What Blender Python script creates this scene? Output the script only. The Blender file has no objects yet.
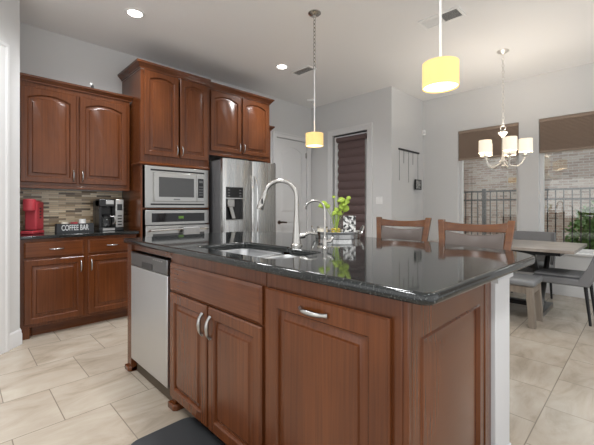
import bpy, bmesh, math, random
from mathutils import Vector, Matrix
random.seed(7)
PI = math.pi
S = bpy.context.scene
C = S.collection

# ------------------------------------------------------------------ camera, world, lights, exposure
ZC = 1.187
cam_d = bpy.data.cameras.new('camera'); cam = bpy.data.objects.new('camera', cam_d); C.objects.link(cam)
cam.location = (0, 0, ZC)
cam.rotation_euler = (PI/2, 0, math.radians(-44.67))
cam_d.sensor_width = 36; cam_d.lens = 345/594*36; cam_d.shift_y = -15/594
cam_d.clip_start = 0.02; cam_d.clip_end = 200
S.camera = cam
S.view_settings.view_transform = 'Standard'; S.view_settings.look = 'None'
S.view_settings.gamma = 1; S.view_settings.use_curve_mapping = False
S.view_settings.exposure = 0.27

W = bpy.data.worlds.new('world'); S.world = W; W.use_nodes = True
W.node_tree.nodes['Background'].inputs[0].default_value = (0.96, 0.98, 1.0, 1)
W.node_tree.nodes['Background'].inputs[1].default_value = 0.72

def area(name, loc, rot, sx, sy, power, col=(1, 1, 1)):
    d = bpy.data.lights.new(name, 'AREA'); d.shape = 'RECTANGLE'; d.size = sx; d.size_y = sy
    d.energy = power; d.color = col
    o = bpy.data.objects.new(name, d); C.objects.link(o); o.location = loc; o.rotation_euler = rot
    return o
# unseen fill panels added behind and left of the camera to brighten the room
area('fill_behind_camera', (0.8, -1.7, 1.3), (math.radians(125), 0, 0), 4.5, 2.0, 18, (1, 0.99, 0.97))
area('fill_left_side', (-1.7, 0.5, 1.3), (math.radians(125), 0, -PI/2), 3.5, 2.0, 16, (1, 0.99, 0.97))

area('daylight_dining_sky', (8.4, 0.8, 4.3), (0, math.radians(52), 0), 3.0, 5.0, 170, (0.95, 0.98, 1.0))
def downlight_or_fill(a, b):
    d = bpy.data.lights.new('downlight_or_fill', 'SPOT'); d.energy = 98; d.color = (0.98, 0.99, 1.0); d.spot_size = math.radians(150); d.spot_blend = 0.9; d.shadow_soft_size = 0.14
    o = bpy.data.objects.new('downlight_or_fill', d); C.objects.link(o); o.location = (a, b, 3.04)
for a_, b_ in ((1.226, 3.46), (3.08, 3.40), (1.2, 1.5), (-0.6, 1.5), (1.2, -0.5), (3.1, -0.4), (-0.6, -0.5), (0.05, 2.95)): downlight_or_fill(a_, b_)  # first two belong to modelled fittings; the rest are unseen spots added for brightness

# ------------------------------------------------------------------ materials
def mat(name, col=(0.8, 0.8, 0.8), rough=0.5, metal=0.0, **kw):
    m = bpy.data.materials.new(name); m.use_nodes = True
    b = m.node_tree.nodes['Principled BSDF']
    b.inputs['Base Color'].default_value = (*col, 1)
    b.inputs['Roughness'].default_value = rough
    b.inputs['Metallic'].default_value = metal
    for k, v in kw.items():
        b.inputs[k.replace('_', ' ')].default_value = v
    return m
def nd(m, t, **kw):
    n = m.node_tree.nodes.new(t)
    for k, v in kw.items():
        if k.startswith('i_'):
            n.inputs[k[2:].replace('_', ' ')].default_value = v
        else:
            setattr(n, k, v)
    return n
def ln(m, a, ao, b, bi): m.node_tree.links.new(a.outputs[ao], b.inputs[bi])
def BS(m): return m.node_tree.nodes['Principled BSDF']
def coords(m, scale=(1, 1, 1), loc=(0, 0, 0), rot=(0, 0, 0), src='Object'):
    tc = nd(m, 'ShaderNodeTexCoord'); mp = nd(m, 'ShaderNodeMapping')
    mp.inputs['Scale'].default_value = scale; mp.inputs['Location'].default_value = loc
    mp.inputs['Rotation'].default_value = rot
    ln(m, tc, src, mp, 'Vector'); return mp
def ramp(m, stops, interp='LINEAR'):
    r = nd(m, 'ShaderNodeValToRGB'); cr = r.color_ramp; cr.interpolation = interp
    while len(cr.elements) < len(stops): cr.elements.new(0.5)
    for e, (p, c) in zip(cr.elements, stops):
        e.position = p; e.color = (*c, 1)
    return r
def bump(m, src, out, strength, dist=0.01):
    b = nd(m, 'ShaderNodeBump'); b.inputs['Strength'].default_value = strength; b.inputs['Distance'].default_value = dist
    ln(m, src, out, b, 'Height'); ln(m, b, 'Normal', BS(m), 'Normal'); return b

def wood(name, c0, c1, rough=0.27, axis='z', coat=0.25, fine=75):
    m = mat(name, c0, rough)
    sc = {'z': (fine, fine, 1.6), 'x': (1.6, fine, fine), 'y': (fine, 1.6, fine)}[axis]
    mp = coords(m, sc)
    n = nd(m, 'ShaderNodeTexNoise', i_Scale=1.0, i_Detail=6.0, i_Roughness=0.62, i_Distortion=0.6); ln(m, mp, 0, n, 'Vector')
    mp2 = coords(m, (2.2, 2.2, 1.0))
    n2 = nd(m, 'ShaderNodeTexNoise', i_Scale=2.0, i_Detail=3.0); ln(m, mp2, 0, n2, 'Vector')
    mix = nd(m, 'ShaderNodeMath', operation='MULTIPLY_ADD'); mix.inputs[1].default_value = 0.55
    mul = nd(m, 'ShaderNodeMath', operation='MULTIPLY'); mul.inputs[1].default_value = 0.45
    ln(m, n2, 'Fac', mul, 0); ln(m, n, 'Fac', mix, 0); ln(m, mul, 0, mix, 2)
    r = ramp(m, [(0.28, c0), (0.72, c1)]); ln(m, mix, 0, r, 'Fac')
    ln(m, r, 'Color', BS(m), 'Base Color')
    BS(m).inputs['Coat Weight'].default_value = coat; BS(m).inputs['Coat Roughness'].default_value = 0.15; BS(m).inputs['Specular IOR Level'].default_value = 0.35
    bump(m, n, 'Fac', 0.03, 0.003)
    return m

M = {}
M['cherry'] = wood('cherry_wood', (0.066, 0.0170, 0.0046), (0.158, 0.0475, 0.0130))
M['cherry_x'] = wood('cherry_wood_rail', (0.066, 0.0170, 0.0046), (0.158, 0.0475, 0.0130), axis='x')
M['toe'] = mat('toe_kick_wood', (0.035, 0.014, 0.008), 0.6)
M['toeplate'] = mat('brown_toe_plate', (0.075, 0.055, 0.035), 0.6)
M['stoolwood'] = wood('stool_wood', (0.060, 0.018, 0.006), (0.26, 0.098, 0.031), 0.22, 'y', 0.6, 26)
M['greywood'] = wood('weathered_wood', (0.17, 0.14, 0.11), (0.33, 0.28, 0.23), 0.55, 'z', 0.0, 30)
M['tabletop'] = wood('table_wood', (0.16, 0.13, 0.11), (0.46, 0.41, 0.36), 0.3, 'y', 0.35, 14)
M['darkmetal'] = mat('dark_metal', (0.03, 0.03, 0.032), 0.4, 0.6)

m = M['wall'] = mat('wall_paint', (0.67, 0.67, 0.667), 0.85)
n = nd(m, 'ShaderNodeTexNoise', i_Scale=55.0, i_Detail=3.0); ln(m, coords(m), 0, n, 'Vector'); bump(m, n, 'Fac', 0.08, 0.004)
m = M['ceil'] = mat('ceiling_paint', (0.87, 0.865, 0.86), 0.9)
n = nd(m, 'ShaderNodeTexNoise', i_Scale=40.0, i_Detail=4.0); ln(m, coords(m), 0, n, 'Vector'); bump(m, n, 'Fac', 0.12, 0.004)
M['trim'] = mat('white_trim_paint', (0.74, 0.74, 0.74), 0.4)
M['column'] = mat('column_paint', (0.62, 0.625, 0.635), 0.45)
M['white'] = mat('white_plastic', (0.9, 0.9, 0.89), 0.45)

# floor tile
m = M['floor'] = mat('floor_tile', (0.6, 0.5, 0.4), 0.22)
TW, TH = 0.46, 0.463
mp = coords(m, (1, 1, 1), (TW*40 - 0.434, TH*40 - 2.743, 0))
br = nd(m, 'ShaderNodeTexBrick'); br.offset = 0.5; br.offset_frequency = 2
for k, v in (('Scale', 1.0), ('Mortar Size', 0.0028), ('Mortar Smooth', 0.15), ('Bias', 0.0), ('Brick Width', TW), ('Row Height', TH)):
    br.inputs[k].default_value = v
br.inputs['Color1'].default_value = (0, 0, 0, 1); br.inputs['Color2'].default_value = (1, 1, 1, 1); br.inputs['Mortar'].default_value = (0.5, 0.5, 0.5, 1)
ln(m, mp, 0, br, 'Vector')
mpn = coords(m, (1.0, 2.4, 1), rot=(0, 0, 0.5))
addv = nd(m, 'ShaderNodeVectorMath', operation='MULTIPLY_ADD'); addv.inputs[1].default_value = (7, 5, 3)
ln(m, br, 'Color', addv, 0); ln(m, mpn, 0, addv, 2)
n1 = nd(m, 'ShaderNodeTexNoise', i_Scale=1.9, i_Detail=7.0, i_Roughness=0.62, i_Distortion=1.1); ln(m, addv, 0, n1, 'Vector')
r = ramp(m, [(0.28, (0.30, 0.25, 0.19)), (0.46, (0.42, 0.36, 0.29)), (0.70, (0.50, 0.445, 0.37))]); ln(m, n1, 'Fac', r, 'Fac')
mx = nd(m, 'ShaderNodeMix', data_type='RGBA'); ln(m, br, 'Fac', mx, 0); ln(m, r, 'Color', mx, 6)
mx.inputs[7].default_value = (0.23, 0.195, 0.155, 1)
ln(m, mx, 2, BS(m), 'Base Color')
inv = nd(m, 'ShaderNodeMath', operation='SUBTRACT'); inv.inputs[0].default_value = 1.0; ln(m, br, 'Fac', inv, 1)
bump(m, inv, 0, 0.35, 0.003)

# granite
m = M['granite'] = mat('black_granite', (0.012, 0.013, 0.013), 0.06)
v = nd(m, 'ShaderNodeTexVoronoi', i_Scale=230.0); ln(m, coords(m), 0, v, 'Vector')
nn = nd(m, 'ShaderNodeTexNoise', i_Scale=160.0, i_Detail=4.0); ln(m, coords(m), 0, nn, 'Vector')
r = ramp(m, [(0.0, (0.008, 0.009, 0.009)), (0.58, (0.014, 0.016, 0.016)), (0.66, (0.075, 0.08, 0.075)), (0.8, (0.16, 0.16, 0.15))])
ln(m, nn, 'Fac', r, 'Fac'); ln(m, r, 'Color', BS(m), 'Base Color')
BS(m).inputs['IOR'].default_value = 1.53

# stainless
def steel(name, col, rough, streak=True):
    m = mat(name, col, rough, 1.0)
    if streak:
        n = nd(m, 'ShaderNodeTexNoise', i_Scale=1.0, i_Detail=4.0); ln(m, coords(m, (90, 90, 0.8)), 0, n, 'Vector')
        r = nd(m, 'ShaderNodeMapRange'); r.inputs['To Min'].default_value = rough-0.06; r.inputs['To Max'].default_value = rough+0.10
        ln(m, n, 'Fac', r, 0); ln(m, r, 0, BS(m), 'Roughness')
        n2 = nd(m, 'ShaderNodeTexNoise', i_Scale=1.0, i_Detail=1.0); ln(m, coords(m, (5.5, 5.5, 0.25)), 0, n2, 'Vector')
        bump(m, n2, 'Fac', 0.35, 0.03)
    return m
M['steel'] = steel('stainless_steel', (0.56, 0.56, 0.55), 0.26)
M['steel_dw'] = steel('stainless_door', (0.60, 0.605, 0.61), 0.38, False)
M['steel_flat'] = steel('stainless_trim', (0.50, 0.495, 0.48), 0.30, False)
M['steel_dark'] = steel('dark_steel', (0.20, 0.20, 0.20), 0.35, False)
M['fridge_side'] = mat('fridge_side_grey', (0.16, 0.16, 0.165), 0.45, 0.3)
M['nickel'] = mat('brushed_nickel', (0.47, 0.455, 0.43), 0.27, 1.0)
M['satin'] = mat('satin_white_nickel', (0.80, 0.78, 0.74), 0.38, 0.7)
M['chrome'] = mat('chrome', (0.72, 0.72, 0.71), 0.12, 1.0)
M['bronze'] = mat('bronze_hardware', (0.10, 0.06, 0.045), 0.35, 0.8)
M['black'] = mat('black_plastic', (0.012, 0.012, 0.013), 0.3)
M['blackglass'] = mat('black_glass', (0.010, 0.010, 0.011), 0.07)
M['greyglass'] = mat('oven_window_glass', (0.075, 0.075, 0.075), 0.12)
M['ovendisp'] = mat('oven_display', (0.02, 0.05, 0.01), 0.3, Emission_Color=(0.25, 0.5, 0.05, 1), Emission_Strength=0.22)
M['rubber'] = mat('dark_grey_mat', (0.030, 0.032, 0.035), 0.8)
m = M['rubber']; n = nd(m, 'ShaderNodeTexNoise', i_Scale=220.0); ln(m, coords(m), 0, n, 'Vector'); bump(m, n, 'Fac', 0.5, 0.003)
M['red'] = mat('red_plastic', (0.50, 0.05, 0.068), 0.35)
M['greyfab'] = mat('grey_upholstery', (0.19, 0.19, 0.195), 0.75)
M['benchfab'] = mat('grey_bench_leather', (0.20, 0.205, 0.21), 0.42)
M['leather'] = mat('taupe_leather', (0.125, 0.10, 0.088), 0.3)
M['blind'] = mat('brown_shade_fabric', (0.31, 0.235, 0.185), 0.8)
M['zebra'] = mat('plum_brown_shade_fabric', (0.125, 0.082, 0.08), 0.8)
M['leaf'] = mat('leaf', (0.33, 0.46, 0.05), 0.45)
M['leafdark'] = mat('bush_leaf', (0.12, 0.22, 0.06), 0.6)
M['lemon'] = mat('yellow_pebble', (0.75, 0.55, 0.08), 0.5)
M['wax'] = mat('candle_wax', (0.80, 0.74, 0.62), 0.5)
M['cloth'] = mat('grey_towel', (0.35, 0.35, 0.35), 0.9)
M['concrete'] = mat('patio_concrete', (0.50, 0.49, 0.46), 0.9)
M['ductgrey'] = mat('duct_grey', (0.22, 0.22, 0.22), 0.7)
M['iron'] = mat('black_iron', (0.012, 0.012, 0.013), 0.5)
M['slate'] = mat('dark_sign_paint', (0.035, 0.038, 0.042), 0.6)
M['letter'] = mat('pale_letter_paint', (0.72, 0.74, 0.74), 0.6)
M['picture'] = mat('photo_print', (0.3, 0.3, 0.3), 0.5)
m = M['picture']; n = nd(m, 'ShaderNodeTexNoise', i_Scale=30.0, i_Detail=3.0); ln(m, coords(m), 0, n, 'Vector')
r = ramp(m, [(0.35, (0.05, 0.05, 0.05)), (0.62, (0.45, 0.45, 0.44))]); ln(m, n, 'Fac', r, 'Fac'); ln(m, r, 'Color', BS(m), 'Base Color')
M['lit'] = mat('downlight_lens', (1, 1, 1), 0.5, Emission_Color=(1, 0.97, 0.92, 1), Emission_Strength=12.0)
M['shade'] = mat('amber_lamp_shade', (0.62, 0.42, 0.16), 0.8, Emission_Color=(1.0, 0.62, 0.24, 1), Emission_Strength=0.62)
M['bulb'] = mat('glowing_diffuser', (1, 1, 1), 0.5, Emission_Color=(1.0, 0.86, 0.55, 1), Emission_Strength=2.2)
M['shade2'] = mat('cream_lamp_shade', (0.82, 0.74, 0.62), 0.8, Emission_Color=(1.0, 0.88, 0.70, 1), Emission_Strength=0.5)
M['bulb2'] = mat('glowing_bulb', (1, 1, 1), 0.5, Emission_Color=(1.0, 0.93, 0.8, 1), Emission_Strength=3.0)
M['mosaicbox'] = mat('black_white_mosaic', (0.5, 0.5, 0.5), 0.2)
m = M['mosaicbox']; v = nd(m, 'ShaderNodeTexVoronoi', i_Scale=70.0); ln(m, coords(m), 0, v, 'Vector')
sp = nd(m, 'ShaderNodeSeparateColor'); ln(m, v, 'Color', sp, 0)
r = ramp(m, [(0.0, (0.03, 0.03, 0.03)), (0.3, (0.75, 0.75, 0.73)), (0.75, (0.30, 0.29, 0.28))], 'CONSTANT'); ln(m, sp, 0, r, 'Fac'); ln(m, r, 'Color', BS(m), 'Base Color')

def glass(name, tint=(1, 1, 1), refl=1.0):
    m = bpy.data.materials.new(name); m.use_nodes = True; nt = m.node_tree; nt.nodes.remove(BS(m))
    out = nt.nodes['Material Output']
    t = nd(m, 'ShaderNodeBsdfTransparent'); t.inputs[0].default_value = (*tint, 1)
    g = nd(m, 'ShaderNodeBsdfGlossy'); g.inputs['Roughness'].default_value = 0.02
    f = nd(m, 'ShaderNodeLayerWeight'); f.inputs[0].default_value = 0.5
    pw = nd(m, 'ShaderNodeMath', operation='POWER'); pw.inputs[1].default_value = 4.0; ln(m, f, 'Facing', pw, 0)
    mu = nd(m, 'ShaderNodeMath', operation='MULTIPLY_ADD'); mu.inputs[1].default_value = 0.6; mu.inputs[2].default_value = 0.04*refl
    ln(m, pw, 0, mu, 0)
    mx = nd(m, 'ShaderNodeMixShader'); ln(m, mu, 0, mx, 0); ln(m, t, 0, mx, 1); ln(m, g, 0, mx, 2); ln(m, mx, 0, out, 0)
    return m
M['pane'] = glass('window_glass', (0.92, 0.94, 0.92), 2.6)
M['jar'] = glass('clear_glass', (0.97, 0.98, 0.98), 0.9)

def brickmat(name, bw, rh, mortar, stops, mcol, axis, msize, rough=0.8):
    m = mat(name, (0.5, 0.4, 0.3), rough)
    tc = nd(m, 'ShaderNodeTexCoord'); sx = nd(m, 'ShaderNodeSeparateXYZ'); cx = nd(m, 'ShaderNodeCombineXYZ')
    ln(m, tc, 'Object', sx, 0); ln(m, sx, axis, cx, 0); ln(m, sx, 2, cx, 1)
    ad = nd(m, 'ShaderNodeVectorMath', operation='ADD'); ad.inputs[1].default_value = (20, 20, 0); ln(m, cx, 0, ad, 0)
    br = nd(m, 'ShaderNodeTexBrick'); br.offset = 0.43; br.offset_frequency = 2; br.squash = 1.0
    for k, v in (('Scale', 1.0), ('Mortar Size', msize), ('Mortar Smooth', 0.1), ('Bias', 0.0), ('Brick Width', bw), ('Row Height', rh)):
        br.inputs[k].default_value = v
    br.inputs['Color1'].default_value = (0, 0, 0, 1); br.inputs['Color2'].default_value = (1, 1, 1, 1); br.inputs['Mortar'].default_value = (0.5, 0.5, 0.5, 1)
    ln(m, ad, 0, br, 'Vector')
    r = ramp(m, stops, 'CONSTANT'); ln(m, br, 'Color', r, 'Fac')
    mx = nd(m, 'ShaderNodeMix', data_type='RGBA'); ln(m, br, 'Fac', mx, 0); ln(m, r, 'Color', mx, 6); mx.inputs[7].default_value = (*mcol, 1)
    ln(m, mx, 2, BS(m), 'Base Color')
    return m
M['splash'] = brickmat('mosaic_backsplash', 0.150, 0.0215, 0.002,
    [(0.0, (0.24, 0.155, 0.08)), (0.12, (0.80, 0.64, 0.43)), (0.32, (0.50, 0.36, 0.21)), (0.46, (0.88, 0.76, 0.56)), (0.66, (0.36, 0.26, 0.16)), (0.76, (0.72, 0.58, 0.40)), (0.93, (0.14, 0.095, 0.055))],
    (0.34, 0.28, 0.20), 0, 0.0013, 0.25)
M['brick'] = brickmat('house_brick', 0.19, 0.062, 0.01,
    [(0.0, (0.33, 0.22, 0.18)), (0.25, (0.42, 0.30, 0.25)), (0.5, (0.48, 0.38, 0.33)), (0.75, (0.37, 0.26, 0.215)), (0.9, (0.27, 0.19, 0.16))],
    (0.50, 0.46, 0.41), 1, 0.007, 0.9)

# ------------------------------------------------------------------ mesh helpers
class MB:
    def __init__(s): s.bm = bmesh.new()
    def box(s, x0, y0, z0, x1, y1, z1):
        vs = [s.bm.verts.new(p) for p in ((x0,y0,z0),(x1,y0,z0),(x1,y1,z0),(x0,y1,z0),(x0,y0,z1),(x1,y0,z1),(x1,y1,z1),(x0,y1,z1))]
        for f in ((0,3,2,1),(4,5,6,7),(0,1,5,4),(1,2,6,5),(2,3,7,6),(3,0,4,7)): s.bm.faces.new([vs[i] for i in f])
        return s
    def hexa(s, bot, top):
        vs = [s.bm.verts.new(p) for p in list(bot)+list(top)]
        for f in ((0,3,2,1),(4,5,6,7),(0,1,5,4),(1,2,6,5),(2,3,7,6),(3,0,4,7)): s.bm.faces.new([vs[i] for i in f])
        return s
    def loops(s, ls, closed=True, cap0=True, cap1=True, cyc=False):
        V = [[s.bm.verts.new(p) for p in l] for l in ls]
        k = len(V[0])
        pairs = list(zip(V, V[1:])) + ([(V[-1], V[0])] if cyc else [])
        for a, b in pairs:
            for i in range(k if closed else k-1):
                j = (i+1) % k
                s.bm.faces.new((a[i], a[j], b[j], b[i]))
        if not cyc:
            if cap0: s.bm.faces.new(V[0][::-1])
            if cap1: s.bm.faces.new(V[-1])
        return s
    def tube(s, pts, r, n=10, cyc=False, flat=1.0):
        pts = [Vector(p) for p in pts]; N = len(pts); ls = []
        up = None
        for i, p in enumerate(pts):
            if cyc: t = pts[(i+1) % N] - pts[i-1]
            else: t = pts[min(i+1, N-1)] - pts[max(i-1, 0)]
            t.normalize()
            if up is None:
                up = Vector((0,0,1)) if abs(t.z) < 0.9 else Vector((1,0,0))
            u = (up - t*up.dot(t)).normalized(); w = t.cross(u); up = u
            rr = r[i] if isinstance(r, (list, tuple)) else r
            ls.append([p + u*math.cos(2*PI*k/n)*rr + w*math.sin(2*PI*k/n)*rr*flat for k in range(n)])
        return s.loops(ls, cyc=cyc)
    def lathe(s, prof, c=(0,0,0), n=24, cap0=True, cap1=True):
        ls = [[(c[0]+r*math.cos(2*PI*k/n), c[1]+r*math.sin(2*PI*k/n), c[2]+z) for k in range(n)] for r, z in prof]
        return s.loops(ls, cap0=cap0, cap1=cap1)
    def prism(s, poly, z0, z1):
        return s.loops([[(x, y, z0) for x, y in poly], [(x, y, z1) for x, y in poly]])
    def ell(s, c, rx, ry, rz, n=14, m=8):
        ls = []
        for i in range(1, m):
            t = PI*i/m
            ls.append([(c[0]+rx*math.sin(t)*math.cos(2*PI*k/n), c[1]+ry*math.sin(t)*math.sin(2*PI*k/n), c[2]-rz*math.cos(t)) for k in range(n)])
        return s.loops(ls)
    def sweep(s, path, prof):
        """profile [(out, z)] swept along an open plan path, mitred; out points to the left-hand normal's negative side"""
        P = [Vector(p) for p in path]; ls = []
        for i, p in enumerate(P):
            ds = []
            if i > 0: ds.append((P[i]-P[i-1]).normalized())
            if i < len(P)-1: ds.append((P[i+1]-P[i]).normalized())
            ns = [Vector((d.y, -d.x)) for d in ds]
            nrm = sum(ns, Vector((0, 0))); nrm.normalize(); nrm /= max(0.3, nrm.dot(ns[0]))
            ls.append([(p.x+nrm.x*o, p.y+nrm.y*o, z) for o, z in prof])
        return s.loops(ls)
    def build(s, name, m, parent=None, bevel=0, smooth=False, seg=2, ang=35, subsurf=0):
        bmesh.ops.recalc_face_normals(s.bm, faces=s.bm.faces)
        me = bpy.data.meshes.new(name); s.bm.to_mesh(me); s.bm.free()
        me.materials.append(m)
        o = bpy.data.objects.new(name, me); C.objects.link(o)
        if parent: o.parent = parent
        if smooth or bevel:
            for p in me.polygons: p.use_smooth = True
            try: me.set_sharp_from_angle(angle=math.radians(ang))
            except Exception: pass
        if bevel:
            bv = o.modifiers.new('bevel', 'BEVEL'); bv.width = bevel; bv.segments = seg; bv.limit_method = 'ANGLE'; bv.angle_limit = math.radians(30)
        if subsurf:
            ss = o.modifiers.new('subd', 'SUBSURF'); ss.levels = subsurf; ss.render_levels = subsurf
        return o

def tag(o, label=None, cat=None, group=None):
    if label: o['label'] = label
    if cat: o['category'] = cat
    if group: o['group'] = group
    return o
def thing(name, label, cat, loc=(0,0,0), rotz=0, group=None):
    o = bpy.data.objects.new(name, None); C.objects.link(o); o.empty_display_size = 0.1
    o.location = loc; o.rotation_euler = (0, 0, rotz)
    return tag(o, label, cat, group)
def structure(o): o['kind'] = 'structure'; return o
def dup(root, loc, rotz=None, label=None):
    r = root.copy(); C.objects.link(r); r.location = loc
    if rotz is not None: r.rotation_euler = (0, 0, rotz)
    if label: r['label'] = label
    for ch in list(root.children):
        c = ch.copy(); C.objects.link(c); c.parent = r
        for g in list(ch.children):
            d = g.copy(); C.objects.link(d); d.parent = c
    return r

def door_loop(x0, z0, x1, z1, ins, y, arch=0.0, n=14):
    a, b, c, d = x0+ins, z0+ins, x1-ins, z1-ins
    pts = [(a, y, b), (c, y, b)]
    for k in range(n+1):
        u = 1 - 2*k/n
        x = (a+c)/2 + (c-a)/2*u
        pts.append((x, y, d - arch*u*u))
    return pts
def door_panel(x0, z0, x1, z1, y, arch=0.0, frame=0.058, t=0.02, raise_w=0.038):
    """raised-panel door, front at y, back at y+t"""
    mb = MB()
    L = [door_loop(x0,z0,x1,z1,0,y+t), door_loop(x0,z0,x1,z1,0,y+0.006), door_loop(x0,z0,x1,z1,0.006,y),
         door_loop(x0,z0,x1,z1,frame-0.006,y,arch), door_loop(x0,z0,x1,z1,frame,y+0.005,arch), door_loop(x0,z0,x1,z1,frame+0.004,y+0.014,arch),
         door_loop(x0,z0,x1,z1,frame+0.013,y+0.014,arch), door_loop(x0,z0,x1,z1,frame+raise_w-0.006,y+0.008,arch), door_loop(x0,z0,x1,z1,frame+raise_w-0.002,y+0.001,arch), door_loop(x0,z0,x1,z1,frame+raise_w,y,arch)]
    mb.loops(L); return mb
def slab(x0, z0, x1, z1, y, t=0.02):
    mb = MB(); L = [door_loop(x0,z0,x1,z1,0,y+t), door_loop(x0,z0,x1,z1,0,y+0.009), door_loop(x0,z0,x1,z1,0.004,y+0.006), door_loop(x0,z0,x1,z1,0.013,y)]
    mb.loops(L); return mb
def pull(x, z, y, L=0.105, vert=True, r=0.0052):
    """arched bar pull standing off a front at y (front faces -y)"""
    pts = []; rs = []
    for k in range(13):
        u = -1 + 2*k/12
        off = 0.021*(1-abs(u)**3.2) + 0.002
        p = (x, y-off, z+u*L/2) if vert else (x+u*L/2, y-off, z)
        pts.append(p); rs.append(r*(1.25 if abs(u) > 0.9 else (0.9 + 0.45*(1-abs(u)))))
    mb = MB(); mb.tube(pts, rs, 8)
    return mb
def door_with_pull(root, x0, z0, x1, z1, y, arch=0, pulls=None, name='door', **kw):
    d = door_panel(x0, z0, x1, z1, y, arch, **kw).build(name, M['cherry'], root, smooth=True, ang=25)
    if pulls:
        pull(*pulls[:2], y, **pulls[2]).build('handle', M['nickel'], d, smooth=True, ang=60)
    return d
def drawer_with_pull(root, x0, z0, x1, z1, y, pulls=None):
    d = slab(x0, z0, x1, z1, y).build('drawer', M['cherry_x'], root, smooth=True, ang=25)
    if pulls: pull(*pulls[:2], y, **pulls[2]).build('handle', M['nickel'], d, smooth=True, ang=60)
    return d
CROWN = [(0, 0), (0.012, 0), (0.014, 0.018), (0.03, 0.03), (0.048, 0.055), (0.058, 0.06), (0.062, 0.075), (0.062, 0.085), (0, 0.085)]
def crown(root, path, z, s=1.0):
    MB().sweep(path, [(o*s, z+h*s) for o, h in CROWN]).build('crown_moulding', M['cherry_x'], root, smooth=True, ang=30)

# ------------------------------------------------------------------ room shell
H = 3.06; BW = 4.45; RW = 4.78; NB = 2.76; WW = 5.85
def wall_with_holes(name, along, fixed0, fixed1, u0, u1, z0, z1, holes, m):
    """along 'x' (wall spans x, thickness in y) or 'y'; holes (u0,u1,z0,z1)"""
    us = sorted({u0, u1, *[h[0] for h in holes], *[h[1] for h in holes]}); zs = sorted({z0, z1, *[h[2] for h in holes], *[h[3] for h in holes]})
    mb = MB(); bm = mb.bm
    def P(u, f, z): return (u, f, z) if along == 'x' else (f, u, z)
    vd = {}
    def V(u, f, z):
        k = (round(u, 5), round(f, 5), round(z, 5))
        if k not in vd: vd[k] = bm.verts.new(P(u, f, z))
        return vd[k]
    def solid(i, j):
        if i < 0 or j < 0 or i >= len(us)-1 or j >= len(zs)-1: return False
        uc, zc = (us[i]+us[i+1])/2, (zs[j]+zs[j+1])/2
        return not any(h[0] < uc < h[1] and h[2] < zc < h[3] for h in holes)
    for i in range(len(us)-1):
        for j in range(len(zs)-1):
            if not solid(i, j): continue
            a, b, c, d = us[i], us[i+1], zs[j], zs[j+1]
            for f in (fixed0, fixed1): bm.faces.new([V(a,f,c), V(b,f,c), V(b,f,d), V(a,f,d)])
            if not solid(i-1, j): bm.faces.new([V(a,fixed0,c), V(a,fixed1,c), V(a,fixed1,d), V(a,fixed0,d)])
            if not solid(i+1, j): bm.faces.new([V(b,fixed0,c), V(b,fixed1,c), V(b,fixed1,d), V(b,fixed0,d)])
            if not solid(i, j-1): bm.faces.new([V(a,fixed0,c), V(b,fixed0,c), V(b,fixed1,c), V(a,fixed1,c)])
            if not solid(i, j+1): bm.faces.new([V(a,fixed0,d), V(b,fixed0,d), V(b,fixed1,d), V(a,fixed1,d)])
    return structure(mb.build(name, m))

structure(MB().box(-1.8, -1.8, -0.06, WW+0.15, BW+0.12, 0).build('floor', M['floor']))
structure(MB().box(-1.8, -1.8, H, WW+0.15, BW+0.12, H+0.08).build('ceiling', M['ceil']))
D1 = (3.90, 4.66, 0, 2.40)         # back door opening
wall_with_holes('wall_back', 'x', BW, BW+0.12, 0.29, RW+0.12, 0, H, [D1], M['wall'])
D3 = (3.20, 3.93, 0, 2.46)         # shaded patio door opening in the right wall
wall_with_holes('wall_right', 'y', RW, RW+0.12, NB, BW, 0, H, [D3], M['wall'])
structure(MB().box(RW+0.12, NB, 0, WW+0.15, NB+0.12, H).build('wall_nook', M['wall']))
WIN = [(1.308, 2.168), (0.205, 1.065), (-0.895, -0.035)]  # last window is out of view, added to let in more light
WZ0, WZ1 = 0.58, 2.435
wall_with_holes('wall_window', 'y', WW, WW+0.15, -1.6, NB, 0, H, [(a, b, WZ0, WZ1) for a, b in WIN], M['wall'])
structure(MB().box(0.29, 3.93, 0, 0.388, BW, H).build('wall_pantry_return', M['wall']))
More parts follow.
